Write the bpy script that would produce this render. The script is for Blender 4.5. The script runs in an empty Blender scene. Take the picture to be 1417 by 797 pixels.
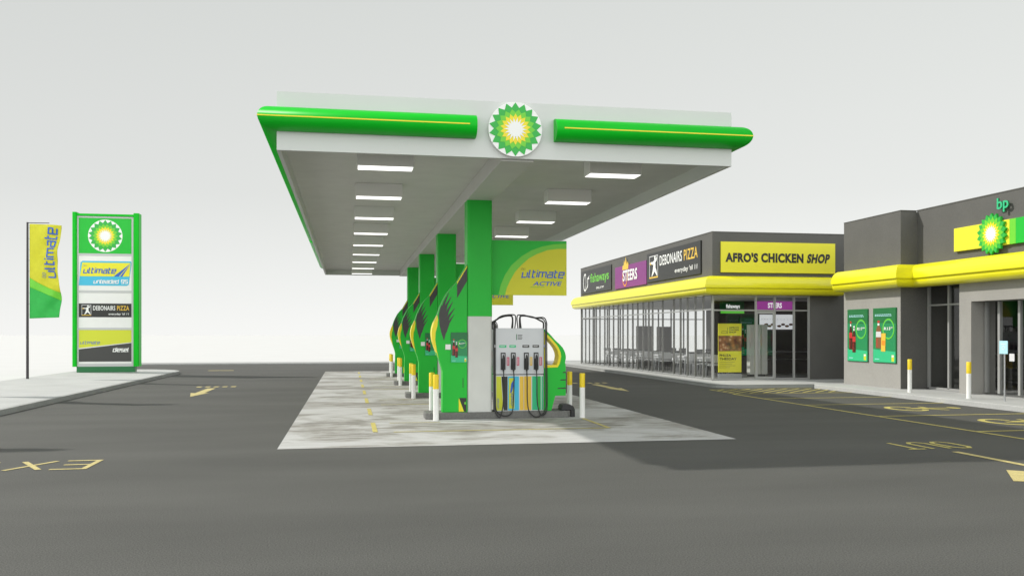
import bpy, math, random
from mathutils import Vector, Matrix
from mathutils.geometry import tessellate_polygon
random.seed(7)
R = math.radians
S = bpy.context.scene
COL = S.collection

# ------------------------------------------------------------------ camera, sky, sun, exposure
cd = bpy.data.cameras.new('camera'); co = bpy.data.objects.new('camera', cd); COL.objects.link(co)
co.location = (0, 0, 1.75); co.rotation_euler = (R(90), 0, R(-10.39))
cd.sensor_width = 36; cd.lens = 31.376; cd.shift_y = 0.0455
cd.clip_start = .05; cd.clip_end = 6000
S.camera = co
W = bpy.data.worlds.new('World'); S.world = W; W.use_nodes = True
nt = W.node_tree; nt.nodes.clear()
out = nt.nodes.new('ShaderNodeOutputWorld'); bg = nt.nodes.new('ShaderNodeBackground')
tc = nt.nodes.new('ShaderNodeTexCoord'); sx = nt.nodes.new('ShaderNodeSeparateXYZ')
ramp = nt.nodes.new('ShaderNodeValToRGB')
nt.links.new(tc.outputs['Generated'], sx.inputs[0]); nt.links.new(sx.outputs['Z'], ramp.inputs['Fac'])
els = ramp.color_ramp.elements
els[0].position = 0.0; els[0].color = (.96, .965, .945, 1)
els[1].position = 1.0; els[1].color = (.50, .52, .53, 1)
for p, c in ((.05, (.89, .90, .88)), (.15, (.765, .78, .76)), (.34, (.69, .71, .69)), (.5, (.60, .62, .62))):
    e = els.new(p); e.color = c + (1,)
# thin overcast: the grey haze layer over a little of the physical sky
sky = nt.nodes.new('ShaderNodeTexSky'); sky.sky_type = 'NISHITA'; sky.sun_disc = False
SUN = Vector((-1.10, .57, 1.0)).normalized()
sky.sun_elevation = math.asin(SUN.z); sky.sun_rotation = math.atan2(SUN.x, SUN.y)
bg2 = nt.nodes.new('ShaderNodeBackground'); bg2.inputs['Strength'].default_value = .05
hs = nt.nodes.new('ShaderNodeHueSaturation'); hs.inputs['Saturation'].default_value = .25
nt.links.new(sky.outputs[0], hs.inputs['Color']); nt.links.new(hs.outputs[0], bg2.inputs['Color'])
mx = nt.nodes.new('ShaderNodeMixShader'); mx.inputs[0].default_value = .1
# added fill: sky behind the camera strengthened to brighten faces turned towards it
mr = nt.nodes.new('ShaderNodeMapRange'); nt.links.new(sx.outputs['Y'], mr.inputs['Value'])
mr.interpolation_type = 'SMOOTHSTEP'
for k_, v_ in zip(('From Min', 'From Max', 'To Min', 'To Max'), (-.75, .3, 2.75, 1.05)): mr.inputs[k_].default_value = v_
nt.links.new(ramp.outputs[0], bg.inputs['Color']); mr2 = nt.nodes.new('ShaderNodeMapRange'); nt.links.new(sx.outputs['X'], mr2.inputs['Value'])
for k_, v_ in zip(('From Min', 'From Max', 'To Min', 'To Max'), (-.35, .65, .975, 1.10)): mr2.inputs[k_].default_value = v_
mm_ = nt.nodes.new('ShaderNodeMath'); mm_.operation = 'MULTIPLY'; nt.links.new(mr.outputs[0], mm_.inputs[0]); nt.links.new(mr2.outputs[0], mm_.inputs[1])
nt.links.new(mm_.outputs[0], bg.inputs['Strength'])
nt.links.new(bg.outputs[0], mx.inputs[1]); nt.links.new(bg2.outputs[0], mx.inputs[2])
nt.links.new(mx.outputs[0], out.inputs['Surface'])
sd = bpy.data.lights.new('sun', 'SUN'); sd.energy = 3.6; sd.angle = R(1.2); sd.color = (1, .965, .9)
so = bpy.data.objects.new('sun', sd); COL.objects.link(so)
so.rotation_euler = (-SUN).to_track_quat('-Z', 'Y').to_euler(); so.location = (-20, 10, 20)
S.view_settings.view_transform = 'Standard'; S.view_settings.look = 'None'
S.view_settings.exposure = 0; S.view_settings.gamma = 1
S.cycles.max_bounces = 8; S.cycles.transparent_max_bounces = 24

# ------------------------------------------------------------------ materials
def mat(name, col, rough=.6, var=0, scale=4, bump=0, bscale=80, spec=.5, emit=None, coat=0, stretch=None, metal=0, fine=0):
    m = bpy.data.materials.new(name); m.use_nodes = True
    n = m.node_tree; b = n.nodes['Principled BSDF']
    b.inputs['Base Color'].default_value = (*col, 1); b.inputs['Roughness'].default_value = rough
    b.inputs['Specular IOR Level'].default_value = spec; b.inputs['Coat Weight'].default_value = coat
    b.inputs['Metallic'].default_value = metal
    if emit:
        b.inputs['Emission Color'].default_value = (*emit[0], 1); b.inputs['Emission Strength'].default_value = emit[1]
    g = n.nodes.new('ShaderNodeNewGeometry')
    if var or fine:
        mp = n.nodes.new('ShaderNodeMapping'); n.links.new(g.outputs['Position'], mp.inputs[0])
        if stretch: mp.inputs['Scale'].default_value = stretch
        fac = None
        for (sc, am, det) in ((scale, var, 6), (bscale, fine, 2)):
            if not am: continue
            t = n.nodes.new('ShaderNodeTexNoise'); t.inputs['Scale'].default_value = sc; t.inputs['Detail'].default_value = det
            n.links.new((mp if sc == scale else g).outputs[0] if sc == scale else g.outputs['Position'], t.inputs['Vector'])
            r = n.nodes.new('ShaderNodeMapRange'); r.inputs['From Min'].default_value = .25; r.inputs['From Max'].default_value = .75
            r.inputs['To Min'].default_value = 1 - am; r.inputs['To Max'].default_value = 1 + am
            n.links.new(t.outputs[0], r.inputs['Value'])
            if fac is None: fac = r.outputs[0]
            else:
                q = n.nodes.new('ShaderNodeMath'); q.operation = 'MULTIPLY'
                n.links.new(fac, q.inputs[0]); n.links.new(r.outputs[0], q.inputs[1]); fac = q.outputs[0]
        v = n.nodes.new('ShaderNodeVectorMath'); v.operation = 'SCALE'; v.inputs[0].default_value = col
        n.links.new(fac, v.inputs['Scale']); n.links.new(v.outputs[0], b.inputs['Base Color'])
    if bump:
        t = n.nodes.new('ShaderNodeTexNoise'); t.inputs['Scale'].default_value = bscale; t.inputs['Detail'].default_value = 3
        n.links.new(g.outputs['Position'], t.inputs['Vector'])
        bp_ = n.nodes.new('ShaderNodeBump'); bp_.inputs['Strength'].default_value = bump; bp_.inputs['Distance'].default_value = .01
        n.links.new(t.outputs[0], bp_.inputs['Height']); n.links.new(bp_.outputs[0], b.inputs['Normal'])
    return m

M = {}
def add(k, *a, **kw): M[k] = mat(k, *a, **kw); return M[k]
add('asphalt', (.079, .079, .0725), .85, var=.16, scale=.42, bump=.45, bscale=75, fine=.5, spec=.3, stretch=(.5, 1.6, 1))
add('ground', (.555, .555, .545), .95, var=.03, scale=.3)
add('paving', (.42, .425, .415), .8, var=.09, scale=.8, fine=.08, bscale=25, bump=.2)
add('kerb', (.33, .335, .325), .8, var=.1, scale=1.5, fine=.12, bscale=40, bump=.2)
add('paint_yellow', (.50, .42, .17), .7, var=.14, scale=5, fine=.3, bscale=60)
add('line_yellow', (.50, .43, .12), .7, var=.16, scale=4, fine=.3, bscale=50)
add('fascia', (.60, .62, .595), .45, var=.02, scale=1)
add('soffit', (.62, .62, .59), .7, var=.05, scale=2, fine=.03)
add('beam', (.55, .55, .52), .6, var=.03, scale=2)
add('green', (.016, .48, .04), .4, var=.05, scale=2, spec=.3)
add('green_bright', (.004, .48, .018), .38, spec=.16, var=.03, scale=2)
add('green_dark', (.01, .16, .045), .4)
add('green_light', (.15, .60, .03), .4)
add('green_leaf', (.02, .42, .05), .4)
add('green_poster', (.012, .25, .085), .35)
add('green_mint', (.03, .50, .22), .35)
add('yellow', (.84, .70, .01), .4, coat=.1)
add('band_yellow', (.80, .745, .008), .32, coat=.3, var=.03, scale=1.5)
add('bollard_yellow', (.82, .60, .01), .45, var=.06, scale=9)
add('sign_yellow', (.80, .74, .03), .5, var=.02, scale=2)
add('lime', (.62, .66, .03), .45)
add('banner_lime', (.66, .64, .02), .5, var=.03, scale=3)
add('white', (.80, .80, .78), .45, var=.02, scale=3)
add('col_white', (.60, .61, .58), .5, var=.04, scale=3)
add('white_pure', (.85, .86, .84), .4)
add('frame_grey', (.52, .53, .53), .45)
add('cyan', (.05, .48, .70), .4)
add('blue', (.03, .12, .50), .4)
add('orange', (.75, .28, .02), .5)
add('amber', (.78, .50, .05), .45)
add('purple', (.22, .03, .20), .5)
add('black', (.022, .022, .022), .45)
add('black_sign', (.022, .023, .022), .45)
add('rubber', (.025, .025, .027), .5)
add('charcoal', (.05, .05, .048), .5)
add('red', (.55, .03, .03), .35)
add('cola', (.06, .012, .008), .25)
add('pink', (.6, .12, .2), .5)
add('brown', (.22, .09, .03), .6)
add('skyblue', (.45, .75, .85), .4)
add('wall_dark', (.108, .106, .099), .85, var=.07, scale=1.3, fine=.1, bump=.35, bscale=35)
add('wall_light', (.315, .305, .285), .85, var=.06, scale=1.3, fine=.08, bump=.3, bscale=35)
add('mullion', (.17, .17, .16), .5)
add('mullion_light', (.40, .40, .39), .4, metal=.3)
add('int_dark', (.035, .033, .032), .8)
add('int_floor', (.26, .26, .255), .35, var=.1, scale=2)
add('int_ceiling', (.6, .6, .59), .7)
add('int_pillar', (.16, .15, .14), .7)
add('steel', (.45, .46, .47), .3, metal=.6)
add('dispenser', (.60, .62, .64), .4, var=.03, scale=4)
add('lamp', (.9, .9, .9), .5, emit=((1, .99, .96), 1.6))
add('lamp_box', (.78, .78, .75), .5)
add('pole', (.035, .03, .035), .4)
add('menu_white', (.65, .65, .66), .5); add('menu_lit', (.7, .7, .71), .5, emit=((.95, .97, 1), .55)); add('purple_lit', (.22, .03, .20), .5, emit=((.30, .04, .27), .8)); add('green_lit', (.1, .5, .05), .5, emit=((.12, .6, .05), .6)); add('white_lit', (.8, .8, .8), .5, emit=((1, 1, 1), .8))
add('island_grey', (.15, .15, .142), .8, var=.12, scale=3, fine=.2, bscale=40)
# glass: thin pane
g = bpy.data.materials.new('glass'); g.use_nodes = True; n = g.node_tree; n.nodes.clear()
o_ = n.nodes.new('ShaderNodeOutputMaterial'); tr = n.nodes.new('ShaderNodeBsdfTransparent'); gl = n.nodes.new('ShaderNodeBsdfGlossy')
tr.inputs[0].default_value = (.93, .94, .94, 1); gl.inputs['Roughness'].default_value = .01
lw = n.nodes.new('ShaderNodeLayerWeight'); lw.inputs[0].default_value = .5
pw = n.nodes.new('ShaderNodeMath'); pw.operation = 'POWER'; n.links.new(lw.outputs['Facing'], pw.inputs[0]); pw.inputs[1].default_value = 4.5
fr = n.nodes.new('ShaderNodeMath'); fr.operation = 'MULTIPLY_ADD'; n.links.new(pw.outputs[0], fr.inputs[0]); fr.inputs[1].default_value = .45; fr.inputs[2].default_value = .06
mx = n.nodes.new('ShaderNodeMixShader'); n.links.new(fr.outputs[0], mx.inputs[0]); n.links.new(tr.outputs[0], mx.inputs[1]); n.links.new(gl.outputs[0], mx.inputs[2])
n.links.new(mx.outputs[0], o_.inputs[0]); M['glass'] = g
# stained concrete
c_ = add('concrete', (.46, .46, .45), .75, bump=.25, bscale=30); n = c_.node_tree; b = n.nodes['Principled BSDF']
geo = n.nodes.new('ShaderNodeNewGeometry')
def noise(sc, st, det=5, dist=0):
    mp = n.nodes.new('ShaderNodeMapping'); mp.inputs['Scale'].default_value = st; n.links.new(geo.outputs['Position'], mp.inputs[0])
    t = n.nodes.new('ShaderNodeTexNoise'); t.inputs['Scale'].default_value = sc; t.inputs['Detail'].default_value = det
    t.inputs['Roughness'].default_value = .62; t.inputs['Distortion'].default_value = dist
    n.links.new(mp.outputs[0], t.inputs['Vector']); return t.outputs[0]
def rng(s, a, b2, c, d):
    r = n.nodes.new('ShaderNodeMapRange'); n.links.new(s, r.inputs['Value'])
    for k, v in zip(('From Min', 'From Max', 'To Min', 'To Max'), (a, b2, c, d)): r.inputs[k].default_value = v
    return r.outputs[0]
def mul(a, b2):
    q = n.nodes.new('ShaderNodeMath'); q.operation = 'MULTIPLY'; n.links.new(a, q.inputs[0]); n.links.new(b2, q.inputs[1]); return q.outputs[0]
def m2(op, a, b2):
    q = n.nodes.new('ShaderNodeMath'); q.operation = op
    for i_, w_ in enumerate((a, b2)):
        if isinstance(w_, (int, float)): q.inputs[i_].default_value = w_
        elif w_ is not None: n.links.new(w_, q.inputs[i_])
    return q.outputs[0]
sp_ = n.nodes.new('ShaderNodeSeparateXYZ'); n.links.new(geo.outputs['Position'], sp_.inputs[0])
fy = m2('FRACT', m2('DIVIDE', m2('SUBTRACT', sp_.outputs['Y'], 14.0), 6.32), 0)       # worn strip where cars stand beside every island
near_ = rng(m2('ABSOLUTE', m2('SUBTRACT', fy, .42), 0), .0, .34, .10, 0)
blob = rng(m2('ADD', noise(.62, (.75, 1.1, 1), 5, .5), near_), .47, .61, 0, 1)
smear = rng(noise(3.2, (.42, 2.0, 1), 9, .8), .36, .60, .15, 1)
grime = mul(blob, smear)
f1 = m2('SUBTRACT', 1, m2('MULTIPLY', grime, .60))
f2 = rng(noise(2.2, (.6, 1.8, 1), 8, .4), .32, .62, .86, 1.03); f3 = rng(noise(45, (1, 1, 1), 2), .3, .7, .93, 1.06)
tot = mul(mul(f1, f2), f3)
cr = n.nodes.new('ShaderNodeValToRGB'); n.links.new(tot, cr.inputs[0])
cr.color_ramp.elements[0].position = .2; cr.color_ramp.elements[0].color = (.11, .10, .082, 1)
cr.color_ramp.elements[1].position = 1.0; cr.color_ramp.elements[1].color = (.47, .47, .46, 1)
e_ = cr.color_ramp.elements.new(.62); e_.color = (.28, .27, .245, 1)
n.links.new(cr.outputs[0], b.inputs['Base Color'])
# food photograph: warm mottled print
fm = add('food', (.3, .15, .06), .5); n = fm.node_tree; b = n.nodes['Principled BSDF']
geo = n.nodes.new('ShaderNodeNewGeometry'); vo = n.nodes.new('ShaderNodeTexVoronoi'); vo.inputs['Scale'].default_value = 7
n.links.new(geo.outputs['Position'], vo.inputs['Vector']); cr = n.nodes.new('ShaderNodeValToRGB')
cr.color_ramp.elements[0].color = (.75, .55, .33, 1); cr.color_ramp.elements[1].color = (.09, .03, .015, 1)
cr.color_ramp.elements.new(.4).color = (.38, .15, .045, 1)
n.links.new(vo.outputs['Distance'], cr.inputs[0]); n.links.new(cr.outputs[0], b.inputs['Base Color'])

# ------------------------------------------------------------------ mesh helpers
class MB:
    def __init__(s): s.v = []; s.f = []; s.m = []; s.mats = []; s.sm = []
    def mi(s, m):
        if m not in s.mats: s.mats.append(m)
        return s.mats.index(m)
    def face(s, pts, m, smooth=False):
        i = len(s.v); s.v += [tuple(p) for p in pts]; s.f.append(tuple(range(i, i + len(pts)))); s.m.append(s.mi(m)); s.sm.append(smooth)
    def raw(s, vs, fs, m, smooth=False):
        i = len(s.v); s.v += [tuple(p) for p in vs]; k = s.mi(m)
        for f in fs: s.f.append(tuple(i + j for j in f)); s.m.append(k); s.sm.append(smooth)
    def box(s, x0, x1, y0, y1, z0, z1, m):
        V = [(x, y, z) for x in (x0, x1) for y in (y0, y1) for z in (z0, z1)]
        s.raw(V, [(0, 1, 3, 2), (4, 6, 7, 5), (0, 4, 5, 1), (2, 3, 7, 6), (0, 2, 6, 4), (1, 5, 7, 3)], m)
    def prism(s, poly, fn, a, b, m, hole=None, mside=None, mhole=None, sidefn=None):
        """poly: 2D outline; fn(x, y, t) -> 3D; t from a to b"""
        loops = [poly] + ([hole] if hole else [])
        flat = [p for l in loops for p in l]
        tri = tessellate_polygon([[Vector((p[0], p[1], 0)) for p in l] for l in loops])
        for t in (a, b):
            s.raw([fn(p[0], p[1], t) for p in flat], [tuple(f) for f in tri], m)
        for li, l in enumerate(loops):
            for i in range(len(l)):
                p, q = l[i], l[(i + 1) % len(l)]
                mm = (mhole or m) if li else (mside or m)
                if sidefn and not li: mm = sidefn(p, q) or mm
                s.face([fn(*p, a), fn(*q, a), fn(*q, b), fn(*p, b)], mm)
    def tube(s, path, r, m, seg=10, cap=True):
        P = [Vector(p) for p in path]; rings = []
        up = Vector((0, 0, 1)); N = None
        for i, p in enumerate(P):
            d = (P[min(i + 1, len(P) - 1)] - P[max(i - 1, 0)]).normalized()
            if N is None: N = d.orthogonal().normalized()
            else: N = (N - d * N.dot(d)).normalized()
            B = d.cross(N)
            rr = r[i] if isinstance(r, (list, tuple)) else r
            rings.append([p + (N * math.cos(2 * math.pi * k / seg) + B * math.sin(2 * math.pi * k / seg)) * rr for k in range(seg)])
        V = [q for rg in rings for q in rg]
        F = [(i * seg + k, i * seg + (k + 1) % seg, (i + 1) * seg + (k + 1) % seg, (i + 1) * seg + k) for i in range(len(P) - 1) for k in range(seg)]
        s.raw(V, F, m, True)
        if cap: s.face(rings[0][::-1], m); s.face(rings[-1], m)
    def sweep(s, path, prof, mats, closed_prof=False, smooth=False, cap=True, z=0):
        """path: list of 2D points, prof: (offset to the left-hand side of travel, z). mitred"""
        n_ = len(path); P = [Vector(p) for p in path]; nor = []
        for i in range(n_):
            ds = []
            if i > 0: ds.append((P[i] - P[i - 1]).normalized())
            if i < n_ - 1: ds.append((P[i + 1] - P[i]).normalized())
            ns = [Vector((-d.y, d.x)) for d in ds]
            if len(ns) == 1: nor.append(ns[0])
            else:
                b_ = (ns[0] + ns[1]).normalized(); nor.append(b_ / b_.dot(ns[0]))
        V = [(P[i].x + nor[i].x * o, P[i].y + nor[i].y * o, z + zz) for i in range(n_) for (o, zz) in prof]
        k = len(prof); base = len(s.v); s.v += V
        for i in range(n_ - 1):
            for j in range(k if closed_prof else k - 1):
                j2 = (j + 1) % k
                s.f.append((base + i * k + j, base + (i + 1) * k + j, base + (i + 1) * k + j2, base + i * k + j2))
                s.m.append(s.mi(mats[j] if isinstance(mats, list) else mats)); s.sm.append(smooth)
        if cap:
            mm = mats[0] if isinstance(mats, list) else mats
            s.face(V[:k], mm); s.face(V[-k:][::-1], mm)
    def build(s, name, parent=None, off=None, bevel=0, autosmooth=False):
        me = bpy.data.meshes.new(name)
        o = Vector(off) if off is not None else (parent_world(parent) if parent else Vector((0, 0, 0)))
        me.from_pydata([tuple(Vector(p) - o) for p in s.v], [], s.f)
        for m in s.mats: me.materials.append(m)
        me.polygons.foreach_set('material_index', s.m); me.polygons.foreach_set('use_smooth', s.sm)
        import bmesh
        bm = bmesh.new(); bm.from_mesh(me)
        if bevel: bmesh.ops.remove_doubles(bm, verts=bm.verts, dist=1e-5)
        bmesh.ops.recalc_face_normals(bm, faces=bm.faces) if bevel else None
        bm.to_mesh(me); bm.free()
        ob = bpy.data.objects.new(name, me); COL.objects.link(ob)
        if bevel:
            md = ob.modifiers.new('bevel', 'BEVEL'); md.width = bevel; md.segments = 2; md.limit_method = 'ANGLE'; md.angle_limit = R(40)
        if parent: ob.parent = parent
        elif off is not None: ob.location = o
        return ob

def parent_world(p):
    v = Vector((0, 0, 0))
    while p is not None: v += p.location; p = p.parent
    return v
def tag(o, label=None, cat=None, group=None, kind=None):
    if label: o['label'] = label
    if cat: o['category'] = cat
    if group: o['group'] = group
    if kind: o['kind'] = kind
    return o
def thing(name, loc, label, cat, group=None):
    o = bpy.data.objects.new(name, None); COL.objects.link(o); o.location = loc; o.empty_display_size = .2
    return tag(o, label, cat, group)
def copy_tree(o, parent=None):
    c = o.copy(); COL.objects.link(c); c.parent = parent
    for ch in list(o.children): copy_tree(ch, c)
    return c
def bx(name, parent, dims, m, bevel=0):
    b = MB(); b.box(*dims, m); return b.build(name, parent, bevel=bevel)

XY = lambda x, y, t: (x, y, t)
XZ = lambda x, z, t: (x, t, z)

# text geometry from the built-in font
_tc = {}
def text_geo(s, bold=0, spacing=1.0):
    k = (s, bold, spacing)
    if k not in _tc:
        cu = bpy.data.curves.new('t', 'FONT'); cu.body = s; cu.size = 1; cu.offset = bold; cu.space_character = spacing; cu.resolution_u = 4
        ob = bpy.data.objects.new('t', cu); COL.objects.link(ob)
        dg = bpy.context.evaluated_depsgraph_get(); dg.update(); me = ob.evaluated_get(dg).to_mesh()
        V = [(v.co.x, v.co.y) for v in me.vertices]; F = [tuple(p.vertices) for p in me.polygons]
        bpy.data.objects.remove(ob); bpy.data.curves.remove(cu)
        x0 = min(v[0] for v in V); x1 = max(v[0] for v in V); y0 = min(v[1] for v in V); y1 = max(v[1] for v in V)
        _tc[k] = (V, F, x0, x1, y0, y1)
    return _tc[k]
TECH = {'u': (.75, [[(0, 1), (0, 0), (.62, 0)], [(.75, 1), (.75, 0), (.62, 0)][:2]]),
        'l': (.22, [[(0, 1.42), (0, 0), (.22, 0)]]),
        't': (.42, [[(.05, 1.42), (.05, 0), (.42, 0)], [(.14, 1), (.42, 1)]]),
        'i': (.0, [[(0, 0), (0, 1)], [(0, 1.22), (0, 1.42)]]),
        'm': (1.1, [[(0, 0), (0, 1), (1.1, 1), (1.1, 0)], [(.55, .91), (.55, 0)]]),
        'a': (.75, [[(.1, 1), (.75, 1), (.75, 0), (0, 0), (0, .56), (.66, .56)]]),
        'e': (.75, [[(.75, 0), (0, 0), (0, 1), (.75, 1), (.75, .5), (.09, .5)]]),
        'd': (.75, [[(.75, 1.42), (.75, 0), (0, 0), (0, 1), (.66, 1)]]),
        'n': (.75, [[(0, 0), (0, 1), (.75, 1), (.75, 0)]]),
        's': (.7, [[(0, 0), (.7, 0), (.7, .5), (0, .5), (0, 1), (.7, 1)]]),
        '9': (.75, [[(.1, 0), (.75, 0), (.75, 1.3), (0, 1.3), (0, .65), (.66, .65)]]),
        '5': (.75, [[(0, 0), (.75, 0), (.75, .7), (0, .7), (0, 1.3), (.75, 1.3)]]),
        'b': (.75, [[(0, 1.42), (0, 0), (.75, 0), (.75, 1), (.09, 1)]]),
        'p': (.75, [[(0, -.42), (0, 1), (.75, 1), (.75, 0), (.09, 0)]]),
        ' ': (.3, [])}
class Art:
    """flat artwork on a plane: O + U*x + V*y, lifted by layers along U x V"""
    def __init__(s, O, U, V, step=.002, warp=None):
        s.O = Vector(O); s.U = Vector(U); s.V = Vector(V); s.N = s.U.cross(s.V).normalized(); s.step = step; s.mb = MB(); s.warp = warp; s.sub = 0
    def p(s, x, y, L):
        q = s.O + s.U * x + s.V * y + s.N * (s.step * L)
        return s.warp(q) if s.warp else q
    def poly(s, pts, m, L=1):
        if len(pts) <= 4 and not s.warp: s.mb.face([s.p(*q, L) for q in pts], m); return
        tri = tessellate_polygon([[Vector((a, b, 0)) for a, b in pts]])
        s.mb.raw([s.p(*q, L) for q in pts], [tuple(f) for f in tri], m)
    def rect(s, x0, y0, x1, y1, m, L=1): s.poly([(x0, y0), (x1, y0), (x1, y1), (x0, y1)], m, L)
    def ell(s, cx, cy, rx, ry, m, L=1, n=40): s.poly([(cx + rx * math.cos(2 * math.pi * k / n), cy + ry * math.sin(2 * math.pi * k / n)) for k in range(n)], m, L)
    def ring(s, cx, cy, rx, ry, w, m, L=1, n=40, a0=0, a1=360):
        for k in range(n):
            a, b = [R(a0 + (a1 - a0) * q / n) for q in (k, k + 1)]
            s.mb.face([s.p(cx + (rx - w * j) * math.cos(t), cy + (ry - w * j) * math.sin(t), L) for t, j in ((a, 0), (b, 0), (b, 1), (a, 1))], m)
    def star(s, cx, cy, r1, r2, ph, m, L, n=18):
        s.poly([(cx + (r1 if k % 2 == 0 else r2) * math.sin(R(ph + k * 180 / n)), cy + (r1 if k % 2 == 0 else r2) * math.cos(R(ph + k * 180 / n))) for k in range(2 * n)], m, L)
    def text(s, t, x0, y0, x1, y1, m, L=2, bold=.02, shear=0, rot=0, spacing=1.0):
        V, F, a0, a1, b0, b1 = text_geo(t, bold, spacing)
        w, h = (x1 - x0), (y1 - y0)
        if rot: w, h = h, w
        if shear: w -= abs(shear) * h
        out_ = []
        for (a, b) in V:
            X = (a - a0) / (a1 - a0) * w; Y = (b - b0) / (b1 - b0) * h; X += shear * Y
            if rot: X, Y = (x1 - x0) - Y, X
            out_.append(s.p(x0 + X, y0 + Y, L))
        s.mb.raw(out_, F, m)
    def stroke(s, pts, w, m, L=2, taper=None):
        P = [Vector(q) for q in pts]
        if s.warp:
            Q = [P[0]]
            for a, b in zip(P[:-1], P[1:]):
                c = max(1, int((b - a).length / .05)); Q += [a.lerp(b, (k + 1) / c) for k in range(c)]
            P = Q
        n_ = len(P); L2 = []; R2 = []
        for i in range(n_):
            ds = []
            if i > 0: ds.append((P[i] - P[i - 1]).normalized())
            if i < n_ - 1: ds.append((P[i + 1] - P[i]).normalized())
            ns = [Vector((-d.y, d.x)) for d in ds]
            if len(ns) == 1: nn = ns[0]
            else:
                b_ = (ns[0] + ns[1])
                b_ = b_.normalized() if b_.length > 1e-4 else ns[0]; nn = b_ / max(.45, b_.dot(ns[0]))
            ww = w / 2 * (taper[i] if taper else 1)
            ext = Vector((0, 0))
            L2.append(P[i] + nn * ww); R2.append(P[i] - nn * ww)
        for i in range(n_ - 1):
            s.mb.face([s.p(*q, L) for q in (L2[i], R2[i], R2[i + 1], L2[i + 1])], m)
    def tech(s, t, x0, y0, x1, h, m, L=2, th=.17, shear=.16, rot=False):
        """squared display lettering; h = x-height; fills x0..x1"""
        tot = sum(TECH[c][0] for c in t) + .30 * (len(t) - 1); fx = (x1 - x0) / (tot + th + shear)
        k = 0; X = th / 2
        for c in t:
            wd, st = TECH[c]
            for pl in st:
                e = th / 2; pl = [Vector(q) for q in pl]
                if c != 'i':
                    pass
                pts = [((x0 + (X + q.x + shear * q.y) * fx), y0 + (q.y + e) / (1 + th) * h) for q in pl]
                if rot: pts = [(-b + 0, a) for a, b in pts]
                wv = th * h * .92
                s.stroke(pts, wv, m, L + .15 * k); k += 1
            X += wd + .30
    def build(s, name, parent=None): return s.mb.build(name, parent)
def arc(cx, cy, r, a0, a1, n=16, ry=None):
    return [(cx + r * math.cos(R(a0 + (a1 - a0) * k / n)), cy + (ry or r) * math.sin(R(a0 + (a1 - a0) * k / n))) for k in range(n + 1)]
def helios(A, cx, cy, r, L=1, disc=True, sy=1):
    if disc: A.ell(cx, cy, r, r, M['white_pure'], L, 64)
    A.star(cx, cy, r * .985, r * .80, 0, M['green_leaf'], L + 1)
    A.star(cx, cy, r * .74, r * .62, 10, M['green_light'], L + 2)
    A.star(cx, cy, r * .575, r * .45, 0, M['yellow'], L + 3)
    A.star(cx, cy, r * .43, r * .25, 10, M['white_pure'], L + 4)

# ------------------------------------------------------------------ the setting
gb = MB(); gb.face([(-900, -300, -.05), (900, -300, -.05), (900, 2500, -.05), (-900, 2500, -.05)], M['ground'])
tag(gb.build('ground'), kind='structure')
rb = MB(); rb.prism([(-12.0, -20), (45, -20), (45, 54.2), (-12.7, 54.2), (-12.7, 45.0), (-12.0, 43)], XY, -.04, 0, M['asphalt'])
road = tag(rb.build('road'), kind='structure')
kb = MB(); kb.box(-12.7, 45, 54.2, 57.0, -.04, .06, M['kerb'])
tag(kb.build('far_kerb'), kind='structure')
pad = MB(); pad.face([(-1.07, 14.04, .004), (6.4, 14.04, .004), (6.4, 43.2, .004), (-1.07, 43.2, .004)], M['concrete'])
pado = tag(pad.build('forecourt_slab'), kind='structure')
jl = MB()
add('joint', (.2, .2, .195), .8)
for y in (18.0, 24.3, 30.6, 36.9): jl.box(-1.07, 6.4, y - .008, y + .008, .0045, .006, M['joint'])
jl.build('slab_joint', pado)
# left pavement
lp = [(-12.05, -18), (-7.41, -18), (-7.41, 41.6), (-7.5, 42.4), (-7.8, 43.2), (-8.4, 43.9), (-9.2, 44.4), (-10.2, 44.6), (-11.4, 44.4), (-12.05, 43.8)]
pv = MB(); inner = [(-12.05, -18), (-7.56, -18), (-7.56, 41.6), (-7.64, 42.35), (-7.92, 43.1), (-8.47, 43.77), (-9.23, 44.25), (-10.2, 44.45), (-11.35, 44.26), (-12.05, 43.62)]
pv.prism(inner, XY, -.03, .12, M['paving'])
lpo = tag(pv.build('pavement'), kind='structure')
kp = MB()
kp.sweep(lp[1:], [(0, -.03), (0, .12), (.02, .125), (.15, .125), (.15, -.03)], M['kerb'])
kp.build('kerb', lpo)
# shop pavements
rp = MB()
cor = [(11.88, 53.0), (11.88, 28.2)] + [(12.68 + .8 * math.cos(R(a)), 28.15 + .8 * math.sin(R(a))) for a in range(190, 271, 16)] + [(15.22, 27.35)]
rp.prism([(12.0, 53.0), (12.0, 28.25)] + [(12.68 + .68 * math.cos(R(a)), 28.15 + .68 * math.sin(R(a))) for a in range(190, 271, 16)] + [(15.22, 27.47), (15.22, 26.95), (20, 26.95), (20, 30.4), (20.5, 53.0)], XY, -.03, .1, M['paving'])
rpo = tag(rp.build('pavement'), kind='structure')
kk = MB(); kk.sweep(cor, [(0, -.03), (-.0, .10), (-.015, .108), (.12, .108), (.12, -.03)], M['kerb']); kk.build('kerb', rpo)
rp2 = MB(); rp2.prism([(15.1, 26.9), (15.1, 4), (22, 4), (22, 26.9)], XY, -.03, .122, M['paving']); rpo2 = tag(rp2.build('pavement'), kind='structure')
kk = MB(); kk.box(14.97, 15.1, 4, 26.9, -.03, .126, M['paving']); kk.build('kerb', rpo2, bevel=.015)

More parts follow.
